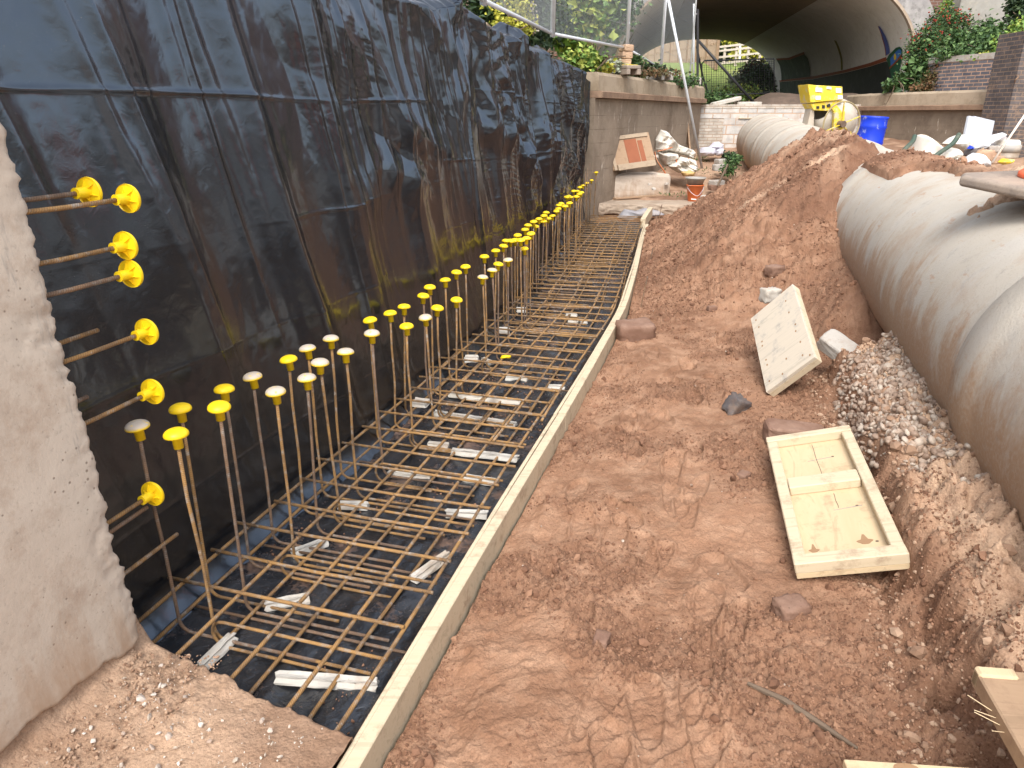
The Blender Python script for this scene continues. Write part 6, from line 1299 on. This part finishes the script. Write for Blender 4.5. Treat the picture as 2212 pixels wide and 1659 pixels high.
for i, (px, Y, h, m, r_, lab) in enumerate([(1530, 62, 6, 'leaf_green', 2.6, 'mid green tree seen above the board fence corner'), (1562, 60, 6.5, 'leaf_dark', 2.4, 'dark dense tree behind the rail fence, beside the fence boards'), (1616, 52, 3.2, 'leaf_yellow', 1.15, 'small yellow leaved tree behind the rail fence'), (1588, 66, 7, 'leaf_dark', 2.6, 'dark tree left of the slim white pole'), (1640, 64, 7, 'leaf_dark', 2.8, 'dark tree half hidden by the far tunnel edge'), (1448, 70, 3.4, 'leaf_green', 1.2, 'low treetop peeping over the board fence')]):
    p = at(px, 140, Y); z = 4.6 + .02 * (Y - 46); tree('broadleaf_tree', lab, p.x, Y, z, h * .8, ball(p.x, Y, z + h * (.55 if i != 5 else .5), r_, 16, 200 + i, 1.2) + ball(p.x, Y, z + h * .25, r_ * .8, 8, 300 + i), 5200, .26, m, 400 + i)

# ------------------------------------------------------------------ bushes, creeper and weeds
def shrub(name, label, cat, blobs, n, size, mat, seed, stems=8, base=None, extra=None, up=.15, aspect=.6):
    c0 = Vector(base) if base else Vector((sum(b[0] for b in blobs) / len(blobs), sum(b[1] for b in blobs) / len(blobs), min(b[2] - b[5] for b in blobs)))
    t = thing(name, label, cat, c0); o = foliage('leaves', blobs, n, size, mat, seed, up=up, aspect=aspect); o.parent = t; o.matrix_parent_inverse = Matrix.Translation(-c0); r = random.Random(seed); mb = MB()
    for k in range(stems):
        b = r.choice(blobs); e = Vector(b[:3]) + Vector((r.gauss(0, b[3] * .5), r.gauss(0, b[4] * .5), r.gauss(0, b[5] * .5))); s0 = c0 + Vector((r.gauss(0, .12), r.gauss(0, .1), 0)); mb.tube(bez(s0, s0.lerp(e, .5) + Vector((r.gauss(0, .1), r.gauss(0, .1), .12)), e, n=5), .010, 5)
    mb.build('stem', 'bark', t)
    if extra:
        nm, n2, s2, m2 = extra; P = blob_pts(blobs, n2, seed + 9, .8); q = put(nm, scatter_mesh(nm, P, np.full(n2, s2), seed, 1, 1, .05, True), m2, t); q.matrix_parent_inverse = Matrix.Translation(-c0); q['kind'] = 'stuff'
    return t
def B(px, py, Y, rx, rz, ry=None): p = at(px, py, Y); return (p.x, Y, p.z, rx, ry or rx * .6, rz)
shrub('berry_bush', 'arching dark bush full of red berries beside the tunnel arch', 'bush', [B(2000, 95, 18.6, .45, .45), B(2030, 75, 18.7, .45, .40), B(1990, 130, 18.5, .40, .40), B(2045, 40, 18.9, .42, .28), B(2075, 55, 19, .35, .3), B(2020, 120, 18.4, .4, .4), B(1975, 110, 18.7, .25, .3)], 5600, .085, 'leaf_green', 31, 14, extra=('berries', 330, .022, 'berry'), aspect=.4)
shrub('bramble', 'broad leaved bramble hanging over the canal coping beside the tunnel', 'bush', [B(1985, 150, 18.3, .35, .3), B(2010, 165, 18.2, .4, .3), B(1975, 180, 18.3, .3, .22), B(2000, 185, 18.2, .35, .15), B(1950, 175, 18.4, .25, .12), B(1925, 185, 18.4, .2, .08)], 1500, .15, 'leaf_green', 32, 10, aspect=.8)
shrub('autumn_weed', 'brownish withering weed at the end of the curved parapet', 'plant', [B(2018, 175, 17.9, .25, .25), B(2030, 150, 17.9, .15, .25), B(1995, 188, 17.9, .25, .1)], 900, .08, 'leaf_autumn', 33, 6)
shrub('green_shrub', 'lush green shrub spilling over the curved brick parapet', 'bush', [B(2080, 100, 18, .6, .32), B(2120, 95, 18, .6, .35), B(2060, 118, 17.8, .4, .22), B(2100, 118, 17.6, .7, .16), B(2150, 108, 17.4, .5, .3), B(2135, 75, 18.3, .4, .35)], 6200, .10, 'leaf_green', 34, 12)
shrub('yellow_green_shrub', 'yellow green weeds above the parapet next to the brick pier', 'bush', [B(2185, 100, 17, .4, .3), B(2200, 118, 16.6, .4, .14), B(2160, 122, 16.9, .5, .1), B(2205, 70, 17.2, .25, .3)], 2600, .09, 'leaf_bright', 35, 8)
shrub('ivy', 'dark ivy climbing the buttress edge in the photo corner', 'ivy', [B(2200, 30, 18.6, .3, .7, .12), B(2205, 70, 18.5, .3, .5, .12), B(2195, 5, 18.7, .25, .3, .1)], 2600, .10, 'leaf_dark', 36, 6)
shrub('ivy_sprig', 'thin ivy strand between the brick and the buttress', 'ivy', [B(2046, 8, 19.6, .10, .4, .08), B(2040, 30, 19.6, .08, .25, .06)], 420, .09, 'leaf_bright', 37, 3)
shrub('trailing_bramble', 'single bramble shoot trailing down over the canal coping', 'plant', [B(1948, 205, 18.15, .05, .10, .04), B(1945, 225, 18.1, .05, .15, .04), B(1925, 180, 18.2, .2, .06, .05), B(1940, 165, 18.2, .12, .12, .06)], 260, .085, 'leaf_green', 38, 6)
# behind the site fence
shrub('bright_creeper', 'tall bright yellow green creeper behind the long fence panel', 'creeper', [B(1235, 10, 15, .55, .55), B(1265, 30, 15, .5, .4), B(1215, 45, 15, .35, .5), B(1250, 62, 15, .35, .35), B(1205, 5, 15.2, .4, .5), B(1290, 5, 15.2, .3, .4), B(1225, 80, 14.8, .3, .2)], 1900, .20, 'leaf_bright', 41, 14, aspect=.8)
shrub('dark_hedge', 'dark green hedge at the top of the photo beyond the sheet', 'bush', [B(1080, 10, 12.5, .7, .9), B(1120, 30, 12.8, .6, .6), B(1040, -10, 12, .8, .7), B(1150, 10, 13.5, .5, .9), B(1180, 40, 14, .45, .5), B(1110, 60, 12.6, .4, .2)], 7800, .11, 'leaf_dark', 42, 16)
shrub('yellow_flower_shrub', 'straggly shrub with small yellow leaves behind the second fence panel', 'bush', [B(1100, 25, 11.5, .35, .3), B(1125, 18, 11.6, .25, .25), B(1105, 52, 11.4, .3, .12), B(1135, 60, 11.4, .2, .1)], 900, .07, 'leaf_yellow', 43, 8)
shrub('grey_ivy', 'mixed ivy covering the brick wing wall of the bridge', 'ivy', [B(1300, 30, 19.8, .8, .9, .2), B(1340, 10, 19.9, .6, .5, .2), B(1190, 30, 18, .7, .9, .2)], 2600, .13, 'leaf_green', 44, 10)
for i, (px, py, Y, rx, rz, m, n, sz, lab) in enumerate([(1262, 128, 12.9, .35, .16, 'leaf_bright', 700, .10, 'bright leafy weed at the end of the black sheet'), (1288, 140, 13.2, .25, .12, 'leaf_yellow', 320, .09, 'yellow leafed weed next to the bright weed'), (1318, 142, 13.6, .20, .14, 'leaf_pale', 420, .07, 'pale variegated tuft left of the yellow topped fence foot'), (1385, 155, 15.0, .8, .06, 'leaf_autumn', 800, .07, 'dry brown weeds between the two stone topped fence feet'), (1400, 148, 15.6, .4, .09, 'leaf_dark', 600, .09, 'dark green weed climbing the narrow fence panel'), (1455, 175, 17.2, .6, .14, 'leaf_green', 1000, .08, 'low weeds along the coping by the last fence panel'), (1360, 135, 14.6, .22, .2, 'leaf_green', 500, .08, 'green weed right behind the stacked stones')]):
    shrub('weed', lab, 'plant', [B(px, py, Y, rx, rz), B(px + 18, py + 3, Y + .1, rx * .7, rz * .7), B(px - 16, py + 2, Y, rx * .6, rz * .7)], n, sz, m, 500 + i, 6)
t = thing('trellis', 'weathered whitish trellis strip standing in the hedge', 'trellis', at(1155, 70, 12.4)); 
MB().beam(at(1149, -10, 12.4), at(1156, 72, 12.4), .03, .05, (0, 1, 0)).build('upright', 'pale_rail', t); MB().beam(at(1141, -10, 12.42), at(1150, 70, 12.42), .03, .05, (0, 1, 0)).build('upright', 'pale_rail', t)
for k in range(6): y = -6 + k * 14; MB().beam(at(1138 + k * 1.3, y, 12.36), at(1158 + k * 1.3, y + 3, 12.36), .02, .07, (0, 1, 0)).build('slat', 'pale_rail', t)
t = thing('dark_board_wall', 'dark timber boarding behind the creeper', 'wooden fence', at(1200, 60, 16.4)); 
for k in range(26):
    p = at(1085 + k * 8, 70, 16.4); MB().beam(p + Vector((0, rnd.uniform(-.01, .01), -.6)), p + Vector((0, 0, 2.2)), .02, .075, (0, 1, 0)).build('board', 'bark', t)
r = np.random.default_rng(8)
# grass along the coping
n = 5200; y = 12.7 + 7 * r.random(n); k = r.random(n); X = line_x(LW, y) - .30 - .8 * k ** 1.5; P = np.stack([X, y, 2.36 + .12 * k], -1); kk = fbm(X * 2, y * 2, 3, 3) + r.uniform(-.12, .12, n) > -.02; P = P[kk]
tag(put('coping_grass', leaf_mesh('coping_grass', P, r.uniform(.05, .16, len(P)), 7, -1.2, .10), 'grass_blade'), kind='stuff')
n = 2600; y = r.uniform(13.5, 18.8, n); X = 2.4 + (y - 13.5) * .43 + r.normal(0, .55, n); P = np.stack([X, y, pit_h(X, y)], -1); kk = fbm(X * 1.6, y * 1.6, 13, 3) > .08; P = P[kk]
tag(put('pit_weeds', leaf_mesh('pit_weeds', P, r.uniform(.03, .08, len(P)), 9, -.8, .3), 'leaf_green'), kind='stuff')
shrub('fern_weed', 'feathery green weed growing between the blocks and the cream pipe', 'plant', [B(1580, 352, 15.0, .16, .16), B(1572, 366, 14.8, .14, .14), B(1588, 342, 15.3, .14, .10)], 1100, .055, 'leaf_green', 61, 8)
shrub('green_tuft', 'small green plant behind the white sacks', 'plant', [B(1572, 338, 17.2, .14, .12)], 300, .07, 'leaf_dark', 62, 4)
# far end: undergrowth by the tunnel exit
for i, (px, py, Y, rx, rz, m, n, sz, lab) in enumerate([(1648, 165, 39.5, 1.0, .7, 'leaf_green', 2200, .16, 'dark bush filling the far tunnel exit'), (1612, 165, 40.5, .9, .45, 'leaf_pale', 1100, .15, 'grey green bush on the grass bank beyond the tunnel'), (1632, 145, 40.0, .7, .5, 'leaf_autumn', 1200, .14, 'rusty brown bush by the far tunnel exit'), (1590, 200, 24.5, .9, .28, 'leaf_bright', 1500, .09, 'bright green weeds behind the wire barrier'), (1535, 212, 21.4, .7, .22, 'leaf_green', 1300, .08, 'weeds at the corner of the canal wall below the barrier'), (1625, 195, 27, .9, .35, 'leaf_dark', 1500, .10, 'low dark ivy on the tunnel floor')]):
    shrub('undergrowth', lab, 'bush', [B(px, py, Y, rx, rz), B(px + 14, py + 6, Y, rx * .7, rz * .7), B(px - 14, py + 8, Y, rx * .7, rz * .6)], n, sz, m, 600 + i, 6)
